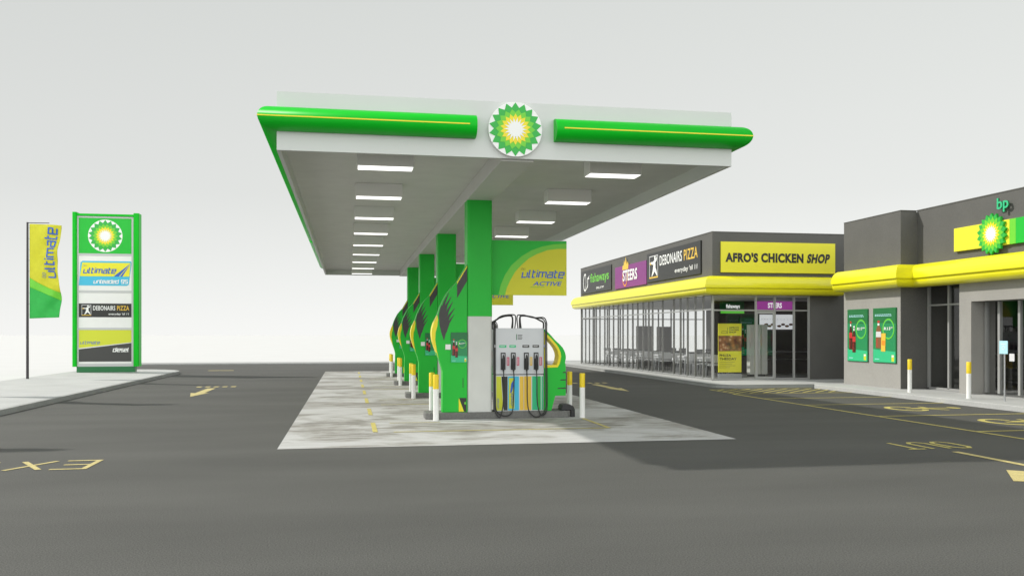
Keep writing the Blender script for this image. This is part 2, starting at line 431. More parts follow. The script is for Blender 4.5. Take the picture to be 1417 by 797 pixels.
# painted markings
def paint(name, fn, mname='paint_yellow', z=.005):
    A = Art((0, 0, z), (1, 0, 0), (0, 1, 0), step=.0004); fn(A, M[mname]); return A.build(name, road)
def word(A, m, glyphs, w, h, gap, x_right, y_far, th):
    # letters read from the far side: start at +x and run towards -x, their feet far from us
    x = x_right
    for gl in glyphs:
        for k, st in enumerate(gl): A.stroke([(x - a * w, y_far - b * h) for a, b in st], th, m, 1 + .5 * k)
        x -= w + gap
EG = [[(1, 0), (0, 0), (0, 1), (1, 1)], [(.06, .5), (.85, .5)]]; XG = [[(0, 0), (1, 1)], [(0, 1), (1, 0)]]; IG = [[(.5, 0), (.5, 1)]]; TG = [[(.5, 0), (.5, .95)], [(0, 1), (1, 1)]]
OG = [[(.3, 0), (.7, 0), (1, .2), (1, .8), (.7, 1), (.3, 1), (0, .8), (0, .2), (.3, 0)]]; UG = [[(0, 1), (0, .2), (.3, 0), (.7, 0), (1, .2), (1, 1)]]
paint('exit_lettering', lambda A, m: word(A, m, [EG, XG, IG, TG], .42, .80, .13, -3.40, 13.27, .075))
paint('out_lettering', lambda A, m: word(A, m, [OG, UG, TG], .29, .76, .13, 9.54, 13.06, .07), 'line_yellow')
def arrow(A, m, x, y): A.poly([(x, y), (x + .27, y + 1.7), (x + .13, y + 1.6), (x + .13, y + 4), (x - .13, y + 4), (x - .13, y + 1.6), (x - .27, y + 1.7)], m, 1)
for (x, y) in ((-4.38, 26.35), (8.52, 26.4)):
    paint('lane_arrow', lambda A, m: arrow(A, m, x, y))
def dashes(A, m, xs, y, w=.16, l=.42):
    for q in xs: A.rect(q, y, q + w, y + l, m)
paint('give_way_dashes', lambda A, m: dashes(A, m, [-4.98 + .275 * k for k in range(5)], 31.0))
paint('give_way_dashes', lambda A, m: dashes(A, m, [7.95 + .275 * k for k in range(5)], 31.0))
paint('turn_arrow', lambda A, m: A.poly([(8.36, 10.19), (7.81, 9.40), (8.6, 9.1), (8.95, 9.7)], m))
paint('lane_line', lambda A, m: A.rect(8.86, 6.0, 8.98, 11.93, m))
paint('worn_arrow', lambda A, m: (A.rect(-6.7, 45.1, -5.5, 45.5, m)))
paint('worn_arrow', lambda A, m: (A.rect(-10.2, 45.2, -9.2, 45.6, m)))
def bays(A, m):
    A.rect(11.10, 2, 11.19, 24.7, m)
    for y in (8.2, 11.3, 14.3, 17.35, 20.45, 22.7, 24.66): A.rect(11.19, y, 14.97, y + .09, m, 1)
paint('bay_lines', bays, 'line_yellow')
def hatch(A, m):
    A.stroke([(11.25, 24.75), (11.3, 26.75), (14.9, 27.15)], .07, m, 1)
    for k in range(-3, 9):
        x = 11.38 + k * .43; xa = max(x, 11.3); xb = min(x + 1.72, 14.95)
        if xb - xa > .2: A.stroke([(xa, 24.98 + (xa - x)), (xb, 24.98 + (xb - x) * 1.06)], .075, m, 2)
paint('hatched_area', hatch, 'line_yellow')
def wheel(A, m, cy):
    A.ring(12.95, cy, .42, .62, .14, m, 1, 30, 30, 330)
    A.stroke([(12.95, cy), (13.45, cy - .06), (13.72, cy - .5)], .12, m, 2)
    A.stroke([(13.15, cy + .1), (14.05, cy + .02)], .12, m, 3)
    A.ell(14.22, cy + .02, .13, .2, m, 2, 16)
    A.stroke([(13.55, cy + .05), (13.6, cy + .45)], .10, m, 4)
for cy in (19.05, 15.8, 12.75): paint('wheelchair_symbol', lambda A, m: wheel(A, m, cy), 'line_yellow')
def padlines(A, m):
    y = 16.14
    while y < 42: A.rect(.43, y, .52, y + 1.75, m); y += 3.45
paint('dashed_line', padlines, 'line_yellow', .009)
for k in range(4):
    y0 = 18.35 + 6.32 * k
    paint('island_outline', lambda A, m: (A.rect(.8, y0 - 2.27, 4.84, y0 - 2.20, m), A.rect(4.77, y0 - 2.2, 4.84, y0 - .3, m, 2), A.rect(.8, y0 - .60, 1.8, y0 - .55, m, 3)), 'line_yellow', .009)

# ------------------------------------------------------------------ canopy
can = thing('petrol_station_canopy', (2.6, 28.6, 0), 'flat white forecourt canopy with green rounded edging on four green columns', 'canopy')
X0, X1, Y0, Y1 = -1.08, 6.34, 14.1, 43.16; Z0, Z1 = 4.575, 5.48; T = .06
fb = MB()
fb.box(X0, X1, Y0, Y0 + T, Z0, Z1, M['fascia']); fb.box(X0, X1, Y1 - T, Y1, Z0, Z1, M['fascia'])
fb.box(X0, X0 + T, Y0 + T, Y1 - T, Z0, Z1, M['fascia']); fb.box(X1 - T, X1, Y0 + T, Y1 - T, Z0, Z1, M['fascia'])
fb.build('fascia', can, bevel=.004)
bx('soffit', can, (X0 + T, X1 - T, Y0 + T, Y1 - T, 4.82, 4.87), M['soffit'])
bx('roof_deck', can, (X0 + T, X1 - T, Y0 + T, Y1 - T, 5.1, 5.16), M['wall_light'])
bx('ceiling_beam', can, (2.42, 2.96, Y0 + T + .02, Y1 - T, 4.545, 4.819), M['beam'], bevel=.005)
def nose_prof():
    pr = [(0, 4.865)]
    for a in range(-80, 81, 10):
        pr.append((.06 + .205 * math.cos(R(a)), 5.042 + .178 * math.sin(R(a))))
    pr.append((0, 5.22)); return pr
def nose(path):
    b = MB(); pr = nose_prof(); pts = [Vector(p) for p in path]
    b.sweep(path, pr, M['green_bright'], smooth=True, cap=True)
    b.build('green_bullnose', can)
    b = MB(); b.sweep([pts[0] + (pts[1] - pts[0]).normalized() * .12] + path[1:-1] + [pts[-1] + (pts[-2] - pts[-1]).normalized() * .12],
            [(.262, 5.032), (.269, 5.033), (.269, 5.051), (.262, 5.052)], M['yellow'])
    b.build('yellow_stripe', can)
# travel directions chosen so that "left" is outward
nose([(3.27, Y0), (X1, Y0), (X1, 30.6)][::-1]); nose([(X1, 31.3), (X1, Y1), (X0, Y1), (X0, 31.3)][::-1]); nose([(X0, 30.6), (X0, Y0), (1.99, Y0)][::-1])
for k in range(4):
    y = 18.4 + 6.32 * k
    b = MB()
    def rr(x0, x1, y0, y1, r=.05):
        return [(x1 - r + r * math.cos(R(a)), y1 - r + r * math.sin(R(a))) for a in (0, 30, 60, 90)] + [(x0 + r + r * math.cos(R(a)), y1 - r + r * math.sin(R(a))) for a in (90, 120, 150, 180)] + \
               [(x0 + r + r * math.cos(R(a)), y0 + r + r * math.sin(R(a))) for a in (180, 210, 240, 270)] + [(x1 - r + r * math.cos(R(a)), y0 + r + r * math.sin(R(a))) for a in (270, 300, 330, 360)]
    b.prism(rr(2.43, 2.955, y - .02, y + .5), XY, 2.13, 4.544, M['green'])
    b.prism(rr(2.435, 2.95, y - .016, y + .495), XY, .135, 2.13, M['col_white'])
    b.build('column', can)
A = Art((2.629, Y0 - .06, 5.03), (1, 0, 0), (0, 0, 1), step=.004)
rd = MB(); rd.prism([(2.629 + .436 * math.cos(R(a)), 5.03 + .436 * math.sin(R(a))) for a in range(0, 360, 6)], XZ, Y0 - .055, Y0, M['white'])
ro = rd.build('logo_roundel', can)
helios(A, 0, 0, .436); A.build('sunburst_emblem', ro)

# canopy lights
light0 = None
ordn = ['nearest', 'second', 'third', 'fourth', 'fifth', 'sixth', 'seventh', 'eighth', 'ninth']
for side, xa in (('left', .14), ('right', 4.13)):
    for k in range(9):
        y = 15.02 + 3.32 * k
        lb = f'white box ceiling light, {ordn[k]} from the front in the {side} row under the canopy'
        if light0 is None:
            light0 = thing('ceiling_light', (xa, y, 4.55), lb, 'ceiling light', 'box lights under the canopy')
            bx('housing', light0, (xa, xa + .95, y, y + .40, 4.556, 4.82), M['lamp_box'], bevel=.005)
            d = MB(); d.box(xa + .02, xa + .93, y + .02, y + .38, 4.550, 4.5555, M['lamp']); d.build('diffuser', light0)
            li = bpy.data.lights.new('lamp', 'AREA'); li.shape = 'RECTANGLE'; li.size = .9; li.size_y = .36; li.energy = 3
            lo = bpy.data.objects.new('lamp_glow', li); COL.objects.link(lo); lo.parent = light0; lo.location = (.475, .20, -.012)
        else:
            o = copy_tree(light0); o.location = (xa, y, 4.55); o['label'] = lb

# ------------------------------------------------------------------ pump islands
ISL = ['nearest', 'second', 'third', 'farthest']
yb = 18.4
isl = thing('island_kerb', (3.1, yb, 0), 'x', 'kerb', 'pump islands')
b = MB(); b.prism([(1.56, 18.42), (1.66, 18.33), (4.55, 18.33), (4.64, 18.42), (4.64, 18.9), (4.55, 18.98), (1.66, 18.98), (1.56, 18.9)], XY, .002, .143, M['island_grey'])
b.build('island_slab', isl, bevel=.015)
gd = MB(); gd.prism([(4.44, .146), (4.44, .22), (4.47, .265), (4.53, .285), (4.62, .275), (4.70, .235), (4.735, .16), (4.735, .004), (4.648, .004), (4.648, .146)], XZ, 18.4, 18.72, M['rubber'])
gd.build('rubber_guard', isl, bevel=.01)

def drinks_poster(A, w, h, price='R17', rowtext=True, kind=0, L=1):
    A.rect(0, 0, w, h, M['green_poster'], L)
    n_ = 6
    A.poly([(0, 0), (w, 0), (w, h * .20), (0, h * .24)], M['green_mint'], L + 1)
    A.poly([(0, h * .74), (w, h * .72), (w, h), (0, h)], M['green_dark'], L + 1)
    A.ring(w * .69, h * .62, w * .26, w * .26 * 1.05, w * .035, M['green_light'], L + 2)
    A.ring(w * .69, h * .62, w * .22, w * .22 * 1.05, w * .012, M['green_mint'], L + 2)
    A.text(price, w * .50, h * .60, w * .78, h * .655, M['white_pure'], L + 3)
    A.text('99', w * .795, h * .63, w * .88, h * .655, M['white_pure'], L + 3)
    if kind != 2:
        for k, (ww, yy) in enumerate(((.75, .885), (.78, .86))):
            x = .08
            while x < ww:
                l = random.uniform(.04, .09); A.rect(w * x, h * yy, w * (x + l), h * (yy + .012), M['skyblue'], L + 2); x += l + .018
    def bottle(cx, y0, bw, bh, body, label, cap):
        pr = [(.5, 0), (.5, .36), (.42, .42), (.48, .56), (.40, .70), (.18, .82), (.16, .93)]
        A.poly([(cx + a * bw, y0 + b_ * bh) for a, b_ in pr] + [(cx - a * bw, y0 + b_ * bh) for a, b_ in pr[::-1]], body, L + 3)
        A.rect(cx - .46 * bw, y0 + .40 * bh, cx + .46 * bw, y0 + .60 * bh, label, L + 4)
        A.rect(cx - .2 * bw, y0 + .93 * bh, cx + .2 * bw, y0 + bh, cap, L + 3)
        A.rect(cx - .17 * bw, y0 + .82 * bh, cx + .17 * bw, y0 + .90 * bh, M['white_pure'], L + 4)
        A.poly([(cx - .34 * bw, y0 + .05 * bh), (cx - .22 * bw, y0 + .05 * bh), (cx - .20 * bw, y0 + .36 * bh), (cx - .32 * bw, y0 + .36 * bh)], M['red'], L + 4)
    if kind in (0, 2):
        bottle(w * .17, h * .22, w * .17, h * .56, M['cola'], M['red'], M['red'])
        bottle(w * .34, h * .165, w * .17, h * .52, M['cola'], M['red'], M['white_pure'])
    else:
        bottle(w * .25, h * .26, w * .25, h * .52, M['brown'], M['menu_white'], M['red'])
        A.poly([(w * .37, h * .20), (w * .56, h * .20), (w * .58, h * .54), (w * .38, h * .54)], M['amber'], L + 5)
        A.poly([(w * .40, h * .32), (w * .54, h * .31), (w * .55, h * .40), (w * .41, h * .41)], M['orange'], L + 6)
    A.rect(w * .83, h * .02, w * .94, h * .14, M['lime'], L + 2)
    A.rect(w * .84, h * .10, w * .93, h * .135, M['white_pure'], L + 3)
    A.rect(w * .08, h * .05, w * .28, h * .062, M['skyblue'], L + 2)

# spreader fin, left of the column
fin = thing('green_wing_panel', (2.2, yb, .143), 'x', 'panel', 'green wing panels on the pump islands')
FO = [(2.425, .146), (1.912, .146), (1.917, .984), (1.88, 1.13), (1.836, 1.254), (1.79, 1.38), (1.748, 1.494), (1.71, 1.61), (1.692, 1.72), (1.690, 1.79), (1.70, 1.88), (1.734, 1.997), (1.775, 2.08), (1.808, 2.147), (1.868, 2.327), (1.93, 2.46), (2.004, 2.60), (2.10, 2.72), (2.215, 2.84), (2.425, 3.20)]
b = MB()
b.prism(FO, XZ, 18.40, 18.70, M['green'], sidefn=lambda p, q: M['yellow'] if 1.4 < (p[1] + q[1]) / 2 < 2.15 and p[0] < 2 else None)
b.build('wing_body', fin)
A = Art((0, 18.399, 0), (1, 0, 0), (0, 0, 1), step=.001)
A.poly([(1.808, 2.147), (1.822, 2.06), (1.808, 1.93), (1.772, 1.80), (1.762, 1.65), (1.80, 1.40), (1.836, 1.254), (1.748, 1.494), (1.71, 1.61), (1.692, 1.72), (1.690, 1.79), (1.70, 1.88), (1.734, 1.997), (1.775, 2.08)], M['yellow'], 1)
A.build('yellow_edge', fin)
A = Art((0, 18.399, 0), (1, 0, 0), (0, 0, 1), step=.001)
dk = M['charcoal']
A.poly([(1.835, 2.16), (1.85, 1.95), (1.89, 1.78), (1.944, 1.62), (1.99, 1.80), (2.0, 1.95), (1.97, 2.15), (1.95, 2.3), (1.90, 2.36), (1.872, 2.32)], dk, 1)
for k, (base, mid, tip) in enumerate((((1.90, 2.2), (1.955, 2.42), (2.05, 2.62)), ((1.93, 2.12), (1.995, 2.36), (2.10, 2.54)), ((1.95, 2.04), (2.03, 2.26), (2.13, 2.43)), ((1.965, 1.93), (2.05, 2.14), (2.17, 2.30)), ((1.965, 1.80), (2.04, 2.0), (2.16, 2.17)))):
    A.stroke([base, mid, tip], .062, dk, 2 + k * .5, taper=[1.1, .8, .12])
A.poly([(2.215, 2.50), (2.425, 2.86), (2.425, 3.14), (2.215, 2.79)], dk, 1)
A.build('feather_streaks', fin)
A = Art((0, 18.399, 0), (1, 0, 0), (0, 0, 1), step=.001)
A.poly([(2.215, 2.795), (2.425, 3.145), (2.425, 3.185), (2.215, 2.835)], M['yellow'], 2)
A.build('yellow_trim', fin)
b = MB(); b.box(1.971, 2.082, 18.37, 18.398, 1.44, 1.55, M['white']); b.build('card_holder', fin, bevel=.004)
A = Art((2.088, 18.385, 1.176), (1, 0, 0), (0, 0, 1), step=.0015)
pb = MB(); pb.box(2.085, 2.428, 18.386, 18.398, 1.174, 1.796, M['green_dark']); po = pb.build('drinks_poster', fin)
drinks_poster(A, .338, .618, kind=2); A.build('poster_print', po)
A = Art((0, 18.399, 0), (1, 0, 0), (0, 0, 1), step=.001)
A.rect(2.333, .65, 2.347, .85, M['black']); A.build('cable_slot', fin)
A = Art((0, 18.399, 0), (1, 0, 0), (0, 0, 1), step=.001)
A.poly([(2.252, .155), (2.252, .44), (2.36, .155)], M['yellow']); A.poly([(2.262, .44), (2.41, .44), (2.41, .155), (2.365, .155)], M['black'], 2)
A.ell(2.385, .33, .018, .03, M['green_light'], 3, 12)
A.build('access_hatch', fin)

# handle-shaped fin, right of the dispenser
fin2 = thing('green_loop_panel', (4.3, yb, .143), 'x', 'panel', 'green loop panels on the pump islands')
RO = [(4.075, .146), (4.233, .146), (4.32, .455), (4.545, .458), (4.545, 1.107), (4.53, 1.16), (4.549, 1.24), (4.549, 1.30), (4.525, 1.39), (4.484, 1.47), (4.41, 1.55), (4.321, 1.627), (4.22, 1.74), (4.13, 1.83), (4.075, 1.87)]
HO = [(4.10, 1.10), (4.34, 1.108), (4.365, 1.15), (4.382, 1.21), (4.395, 1.29), (4.385, 1.36), (4.35, 1.45), (4.292, 1.53), (4.20, 1.63), (4.139, 1.693), (4.10, 1.72)]
b = MB(); b.prism(RO, XZ, 18.46, 18.84, M['green'], hole=HO, mhole=M['yellow']); b.build('loop_body', fin2)
A = Art((0, 18.459, 0), (1, 0, 0), (0, 0, 1), step=.001)
def off(pts, d):
    out_ = []; n_ = len(pts)
    for i in range(n_):
        p, q, r = Vector(pts[i - 1]), Vector(pts[i]), Vector(pts[(i + 1) % n_])
        a = (q - p).normalized(); c = (r - q).normalized(); na = Vector((a.y, -a.x)); nc = Vector((c.y, -c.x)); bb = (na + nc).normalized()
        out_.append(tuple(q + bb * d / max(.5, bb.dot(na))))
    return out_
HO2 = [(max(x, 4.078), y) for x, y in off(HO, .05)]
for i in range(len(HO)):
    j = (i + 1) % len(HO); A.poly([HO[i], HO[j], HO2[j], HO2[i]], M['yellow'], 1)
A.build('yellow_edge', fin2)
A = Art((0, 18.459, 0), (1, 0, 0), (0, 0, 1), step=.001)
for z, x in ((.949, 4.47), (.791, 4.42), (.613, 4.36)):
    A = Art((0, 18.459, 0), (1, 0, 0), (0, 0, 1), step=.001); A.poly([(x, z - .012), (4.545, z - .012), (4.545, z + .014), (x + .02, z + .010)], M['black']); A.build('louvre_slot', fin2)

# dispenser
dis = thing('fuel_dispenser', (3.54, yb, .143), 'x', 'fuel pump', 'fuel dispensers on the pump islands')
bx('cabinet', dis, (3.026, 4.063, 18.42, 18.86, .92, 1.885), M['dispenser'], bevel=.012)
bx('cabinet_base', dis, (3.032, 4.057, 18.425, 18.855, .146, .905), M['dispenser'], bevel=.008)
bx('waist_gap', dis, (3.04, 4.05, 18.44, 18.85, .905, .92), M['black'])
A = Art((0, 18.424, 0), (1, 0, 0), (0, 0, 1), step=.001)
A.poly([(3.044, .165), (3.19, .165), (3.145, .875), (3.044, .875)], M['lime'], 1)
A.poly([(3.20, .165), (3.283, .165), (3.283, .875), (3.155, .875)], M['black_sign'], 1)
A.rect(3.292, .165, 3.526, .875, M['cyan'], 1); A.rect(3.312, .20, 3.43, .84, M['lime'], 2)
A.poly([(3.335, .52), (3.38, .55), (3.44, .80), (3.425, .83), (3.36, .72)], M['blue'], 3)
A.rect(3.545, .165, 3.79, .875, M['amber'], 1); A.rect(3.625, .165, 3.635, .875, M['dispenser'], 2)
A.rect(3.81, .165, 4.045, .875, M['green_mint'], 1); A.rect(3.93, .165, 3.985, .875, M['green_leaf'], 2); A.rect(4.0, .165, 4.01, .875, M['white'], 2)
A.rot = True
pr = A.build('fuel_grade_panels', dis)
A = Art((3.41, 18.420, .23), (0, 0, 1), (-1, 0, 0), step=.001); A.tech('ultimate', 0, 0, .30, .05, M['blue'], 3); A.build('lettering', pr)
A = Art((3.10, 18.420, .20), (0, 0, 1), (-1, 0, 0), step=.001); A.tech('ultimate', 0, 0, .22, .032, M['blue'], 3); A.build('lettering', pr)
def sticker(fn, name):
    A = Art((0, 18.419, 0), (1, 0, 0), (0, 0, 1), step=.001); fn(A); A.build(name, dis)
for x0, x1, m in ((3.106, 3.258, 'green_mint'), (3.321, 3.46, 'green_mint'), (3.60, 3.747, 'charcoal'), (3.817, 3.957, 'charcoal')):
    sticker(lambda A: (A.rect(x0, 1.478, x1, 1.532, M[m]), A.rect(x0 + .02, 1.50, x1 - .03, 1.51, M['white'], 2)), 'grade_label')
sticker(lambda A: (A.rect(3.467, 1.64, 3.482, 1.76, M['green_dark']), [A.rect(3.50, 1.735 - k * .028, 3.60 - .01 * (k % 2), 1.747 - k * .028, M['charcoal']) for k in range(4)]), 'maker_plate')
for x0, m in ((3.265, 'pink'), (3.478, 'pink'), (3.758, 'amber'), (3.966, 'pink')):
    sticker(lambda A: (A.rect(x0, 1.10, x0 + .055, 1.28, M[m]), A.rect(x0 + .02, 1.12, x0 + .03, 1.26, M['white'], 2)), 'warning_sticker')
NX = (3.187, 3.402, 3.682, 3.892)
for k, x in enumerate(NX):
    hb = MB()
    hb.box(x - .052, x + .052, 18.405, 18.419, 1.015, 1.375, M['charcoal']); ho = hb.build('nozzle_holster', dis, bevel=.004)
    nb = MB()
    nb.box(x - .03, x + .03, 18.398, 18.404, 1.25, 1.345, M['dispenser'])
    nb.tube([(x, 18.375, 1.33), (x, 18.36, 1.26), (x, 18.365, 1.12), (x, 18.37, .99)], [.012, .026, .03, .02], M['black'], 8)
    nb.tube([(x, 18.35, 1.25), (x, 18.31, 1.2), (x, 18.315, 1.1), (x, 18.36, 1.06)], .009, M['black'], 6)
    nb.build('nozzle', ho)
def spl(pts, n=8):
    P = [Vector(p) for p in pts]; P = [P[0]] + P + [P[-1]]; o = []
    for i in range(1, len(P) - 2):
        for k in range(n):
            t = k / n; a, b_, c, d = P[i - 1:i + 3]
            o.append(.5 * ((2 * b_) + (c - a) * t + (2 * a - 5 * b_ + 4 * c - d) * t * t + (3 * b_ - a - 3 * c + d) * t ** 3))
    o.append(P[-2]); return o
for k, x in enumerate(NX):
    sgn = -1 if k < 2 else 1; xs = 2.985 + .03 * k if k < 2 else 4.075 + .035 * (k - 2)
    if k >= 2: xs += .01
    topx = (3.39, 3.46, 3.53, 3.60)[k]
    ys = 18.33 + .03 * (k % 2)
    path = [(x, 18.37, 1.0), (x + .005, 18.35, .8), (x + .01 * sgn, 18.34, .35), (x + (-.05 if k < 2 else .05), 18.30, .13), ((x + xs) / 2, 18.29, .03 + .03 * (k % 2)), (xs - .02 * sgn, 18.32, .16), (xs, ys, .5), (xs, ys + .03, 1.2), (xs, ys + .05, 1.85), (xs, ys + .06, 2.0)]
    if k < 2: path += [(xs + .06, 18.5, 2.06 + .02 * k), (3.2, 18.55, 2.12 + .03 * k), (topx - .03, 18.55, 2.17), (topx + .02, 18.55, 2.10), (topx, 18.55, 1.87)]
    else: path += [(xs - .05, 18.5, 2.05 + .02 * k), (3.85, 18.55, 2.11), (topx + .05, 18.55, 2.165), (topx - .02, 18.55, 2.12), (topx, 18.55, 1.87)]
    hb = MB(); hb.tube(spl(path), .0125, M['black'], 8); hb.build('hose', dis)
for k, (xa, xb) in enumerate(((2.99, 3.36), (4.09, 3.64))):
    hb = MB(); hb.tube(spl([(xa, 18.60, 1.86), (xa, 18.60, 2.0), (xa + (.07 if k == 0 else -.07), 18.6, 2.05), ((xa + xb) / 2, 18.6, 2.12), (xb, 18.6, 2.15), (xb + (.06 if k == 0 else -.06), 18.6, 2.1), (xb + (.06 if k == 0 else -.06), 18.6, 1.87)]), .018, M['charcoal'], 8)
    hb.build('hose_boom', dis)
for x in (2.998, 4.075):
    bx('side_bracket', dis, (x - .012, x + .02, 18.38, 18.5, 1.48, 1.54), M['steel'], bevel=.003)

# hanging banners
ban = thing('hanging_banner', (3.78, 18.62, 2.58), 'x', 'banner', 'banners hanging beside the canopy columns')
bx('banner_sheet', ban, (2.957, 4.602, 18.61, 18.625, 2.585, 3.745), M['green'])
A = Art((0, 18.609, 0), (1, 0, 0), (0, 0, 1), step=.001)
A.poly([(3.12, 2.586), (3.17, 2.80), (3.257, 3.008), (3.40, 3.22), (3.623, 3.414), (3.83, 3.54), (4.056, 3.623), (4.30, 3.675), (4.601, 3.70), (4.601, 2.586)], M['green_light'], 1)
A.poly([(3.262, 2.586), (3.30, 2.74), (3.365, 2.882), (3.48, 3.08), (3.623, 3.234), (3.78, 3.37), (3.948, 3.462), (4.18, 3.55), (4.428, 3.582), (4.601, 3.58), (4.601, 2.586)], M['banner_lime'], 2)
A.build('banner_print', ban)
A = Art((0, 18.606, 0), (1, 0, 0), (0, 0, 1), step=.001)
A.tech('ultimate', 3.61, 2.955, 4.565, .135, M['blue'], 1, th=.22)
A.tech('bp', 3.615, 3.125, 3.70, .035, M['charcoal'], 1, th=.12)
A.text('ACTIVE', 3.86, 2.79, 4.50, 2.88, M['blue'], 1, bold=.02, shear=.35)
A.rect(3.81, 2.755, 4.12, 2.762, M['green_leaf']); A.rect(4.24, 2.905, 4.51, 2.912, M['green_leaf'])
A.build('lettering', ban)
b = MB(); b.tube([(2.96, 18.618, 3.70), (4.60, 18.618, 3.75)], .008, M['steel'], 6); b.build('hanger_rod', ban)

def bollard(name, x, y, z, label, group, src=[None]):
    if src[0] is None:
        r = thing(name, (x, y, z), label, 'bollard', group); s = MB(); s.tube([(x, y, z), (x, y, z + .64)], .058, M['white'], 20); s.build('post', r)
        s = MB(); s.tube([(x, y, z + .64), (x, y, z + .925), (x, y, z + .935)], [.0585, .0585, .052], M['bollard_yellow'], 20); s.build('yellow_sleeve', r); src[0] = r
    else:
        r = copy_tree(src[0]); r.location = (x, y, z); r['label'] = label; r['group'] = group
    return r
for k in range(4):
    dy = 6.32 * k; nm = ISL[k]
    for o, lab in ((isl, f'low grey concrete kerb base of the {nm} pump island'), (fin, f'green wing-shaped panel with black feather streaks on the {nm} pump island'),
                   (fin2, f'green panel with yellow-edged loop opening at the right of the {nm} pump island'), (dis, f'grey four-nozzle fuel dispenser with coloured grade panels on the {nm} pump island'),
                   (ban, f'green and lime banner reading ultimate ACTIVE beside the {nm} canopy column')):
        c = o if k == 0 else copy_tree(o)
        if k: c.location = o.location + Vector((0, dy, 0))
        c['label'] = lab
    for (x, y, w) in ((1.755, 18.16, 'left end, front'), (1.755, 19.08, 'left end, back'), (4.845, 18.22, 'right end, front'), (4.79, 19.10, 'right end, back')):
        bollard('bollard', x, y + dy, .004, f'white bollard with yellow top at the {nm} pump island, {w}', 'bollards at the pump islands')

# ------------------------------------------------------------------ pylon sign
py = thing('pylon_sign', (-10.35, 41.35, .12), 'tall green-framed roadside price sign with sunburst emblem and three stacked panels', 'sign')
for x0, x1 in ((-11.675, -11.50), (-9.195, -8.965)):
    b = MB(); b.prism([(x0, 41.15), (x0 + .03, 41.10), (x1 - .03, 41.10), (x1, 41.15), (x1, 41.62), (x0, 41.62)], XY, .37, 7.02, M['green_bright']); b.build('side_post', py)
bx('top_rail', py, (-11.50, -9.195, 41.15, 41.6, 6.87, 6.965), M['green_bright'], bevel=.01)
bx('cabinet', py, (-11.50, -9.195, 41.22, 41.58, .37, 6.868), M['white'])
bx('base_plinth', py, (-11.52, -9.15, 41.2, 41.6, .12, .37), M['green_dark'], bevel=.01)
fr_ = MB()
for (z0, z1) in ((.372, .50), (1.955, 2.05), (3.56, 3.66), (5.16, 5.255), (6.79, 6.865)): fr_.box(-11.499, -9.196, 41.205, 41.219, z0, z1, M['frame_grey'])
for (x0, x1) in ((-11.499, -11.435), (-9.286, -9.196)): fr_.box(x0, x1, 41.207, 41.2185, .50, 6.79, M['frame_grey'])
fr_.build('panel_frame', py)
A = Art((0, 41.203, 0), (1, 0, 0), (0, 0, 1), step=.004)
A.rect(-11.433, 5.257, -9.288, 6.785, M['green'], 0); helios(A, -10.355, 6.02, .70, 1); A.build('emblem_panel', py)
A = Art((0, 41.216, 0), (1, 0, 0), (0, 0, 1), step=.004)
A.poly([(-11.43, 3.87), (-9.48, 3.87), (-9.40, 3.92), (-9.285, 4.85), (-9.31, 4.93), (-11.28, 4.93), (-11.36, 4.86)], M['cyan'], 1)
A.poly([(-11.385, 4.27), (-9.375, 4.27), (-9.33, 4.86), (-11.29, 4.86)], M['sign_yellow'], 2)
A.poly([(-10.02, 4.27), (-9.80, 4.27), (-9.34, 4.83)], M['blue'], 3); A.poly([(-9.76, 4.27), (-9.66, 4.27), (-9.34, 4.80)], M['blue'], 3)
A.tech('ultimate', -11.26, 4.39, -9.90, .20, M['blue'], 4, th=.22); A.tech('bp', -11.25, 4.70, -11.12, .05, M['blue'], 4, th=.12)
A.tech('unleaded', -10.84, 3.955, -9.80, .145, M['white_pure'], 4, th=.23); A.tech('95', -9.74, 3.955, -9.42, .145, M['white_pure'], 4, th=.23)
A.build('unleaded_panel', py)
def pizza_sign(A, w, h, L=1):
    """dark board: framed leaping figure, two words and a smaller line"""
    A.rect(0, 0, w, h, M['black_sign'], L)
    fx0, fx1, fy0, fy1 = .055 * w, .235 * w, .12 * h, .90 * h
    for (a, b_, c, d) in ((fx0, fy0, fx1, fy0 + .05 * h), (fx0, fy1 - .03 * h, fx1, fy1), (fx0, fy0 + .05 * h, fx0 + .008 * w, fy1 - .03 * h), (fx1 - .008 * w, fy0 + .05 * h, fx1, fy1 - .03 * h)):
        A.rect(a, b_, c, d, M['amber'] if b_ == fy0 else M['menu_white'], L + 1)
    F = lambda x, y: (fx0 + x * (fx1 - fx0), fy0 + y * (fy1 - fy0))
    wd = .035 * w; m = M['white_pure']
    A.stroke([F(.62, .78), F(.60, .52), F(.55, .40)], wd * 1.15, m, L + 2, [.8, 1.2, 1])
    A.stroke([F(.56, .44), F(.46, .26), F(.30, .10)], wd, m, L + 3, [1.2, .8, .3])
    A.stroke([F(.58, .44), F(.78, .28), F(.92, .10)], wd, m, L + 3.5, [1.2, .8, .3])
    A.stroke([F(.62, .70), F(.40, .66), F(.18, .70)], wd * .7, m, L + 4, [1, .8, .5])
    A.stroke([F(.62, .70), F(.84, .80), F(.90, .90)], wd * .7, m, L + 4.5, [1, .8, .5])
    A.ell(*F(.66, .88), wd * .42, wd * .5, m, L + 2, 14)
    A.poly([F(.05, .70), F(.30, .74), F(.26, .62), F(.10, .60)], M['amber'], L + 3)
    A.text('DEBONAIRS', .27 * w, .50 * h, .69 * w, .84 * h, m, L + 1, bold=.015, spacing=1.08)
    A.text('PIZZA', .725 * w, .50 * h, .955 * w, .84 * h, M['amber'], L + 1, bold=.015, spacing=1.08)
    A.text("everyday 'til 11", .56 * w, .12 * h, .95 * w, .32 * h, m, L + 1, bold=.01, shear=.1)
A = Art((-11.433, 41.216, 2.505), (1, 0, 0), (0, 0, 1), step=.004); pizza_sign(A, 2.145, .59); A.build('pizza_panel', py)
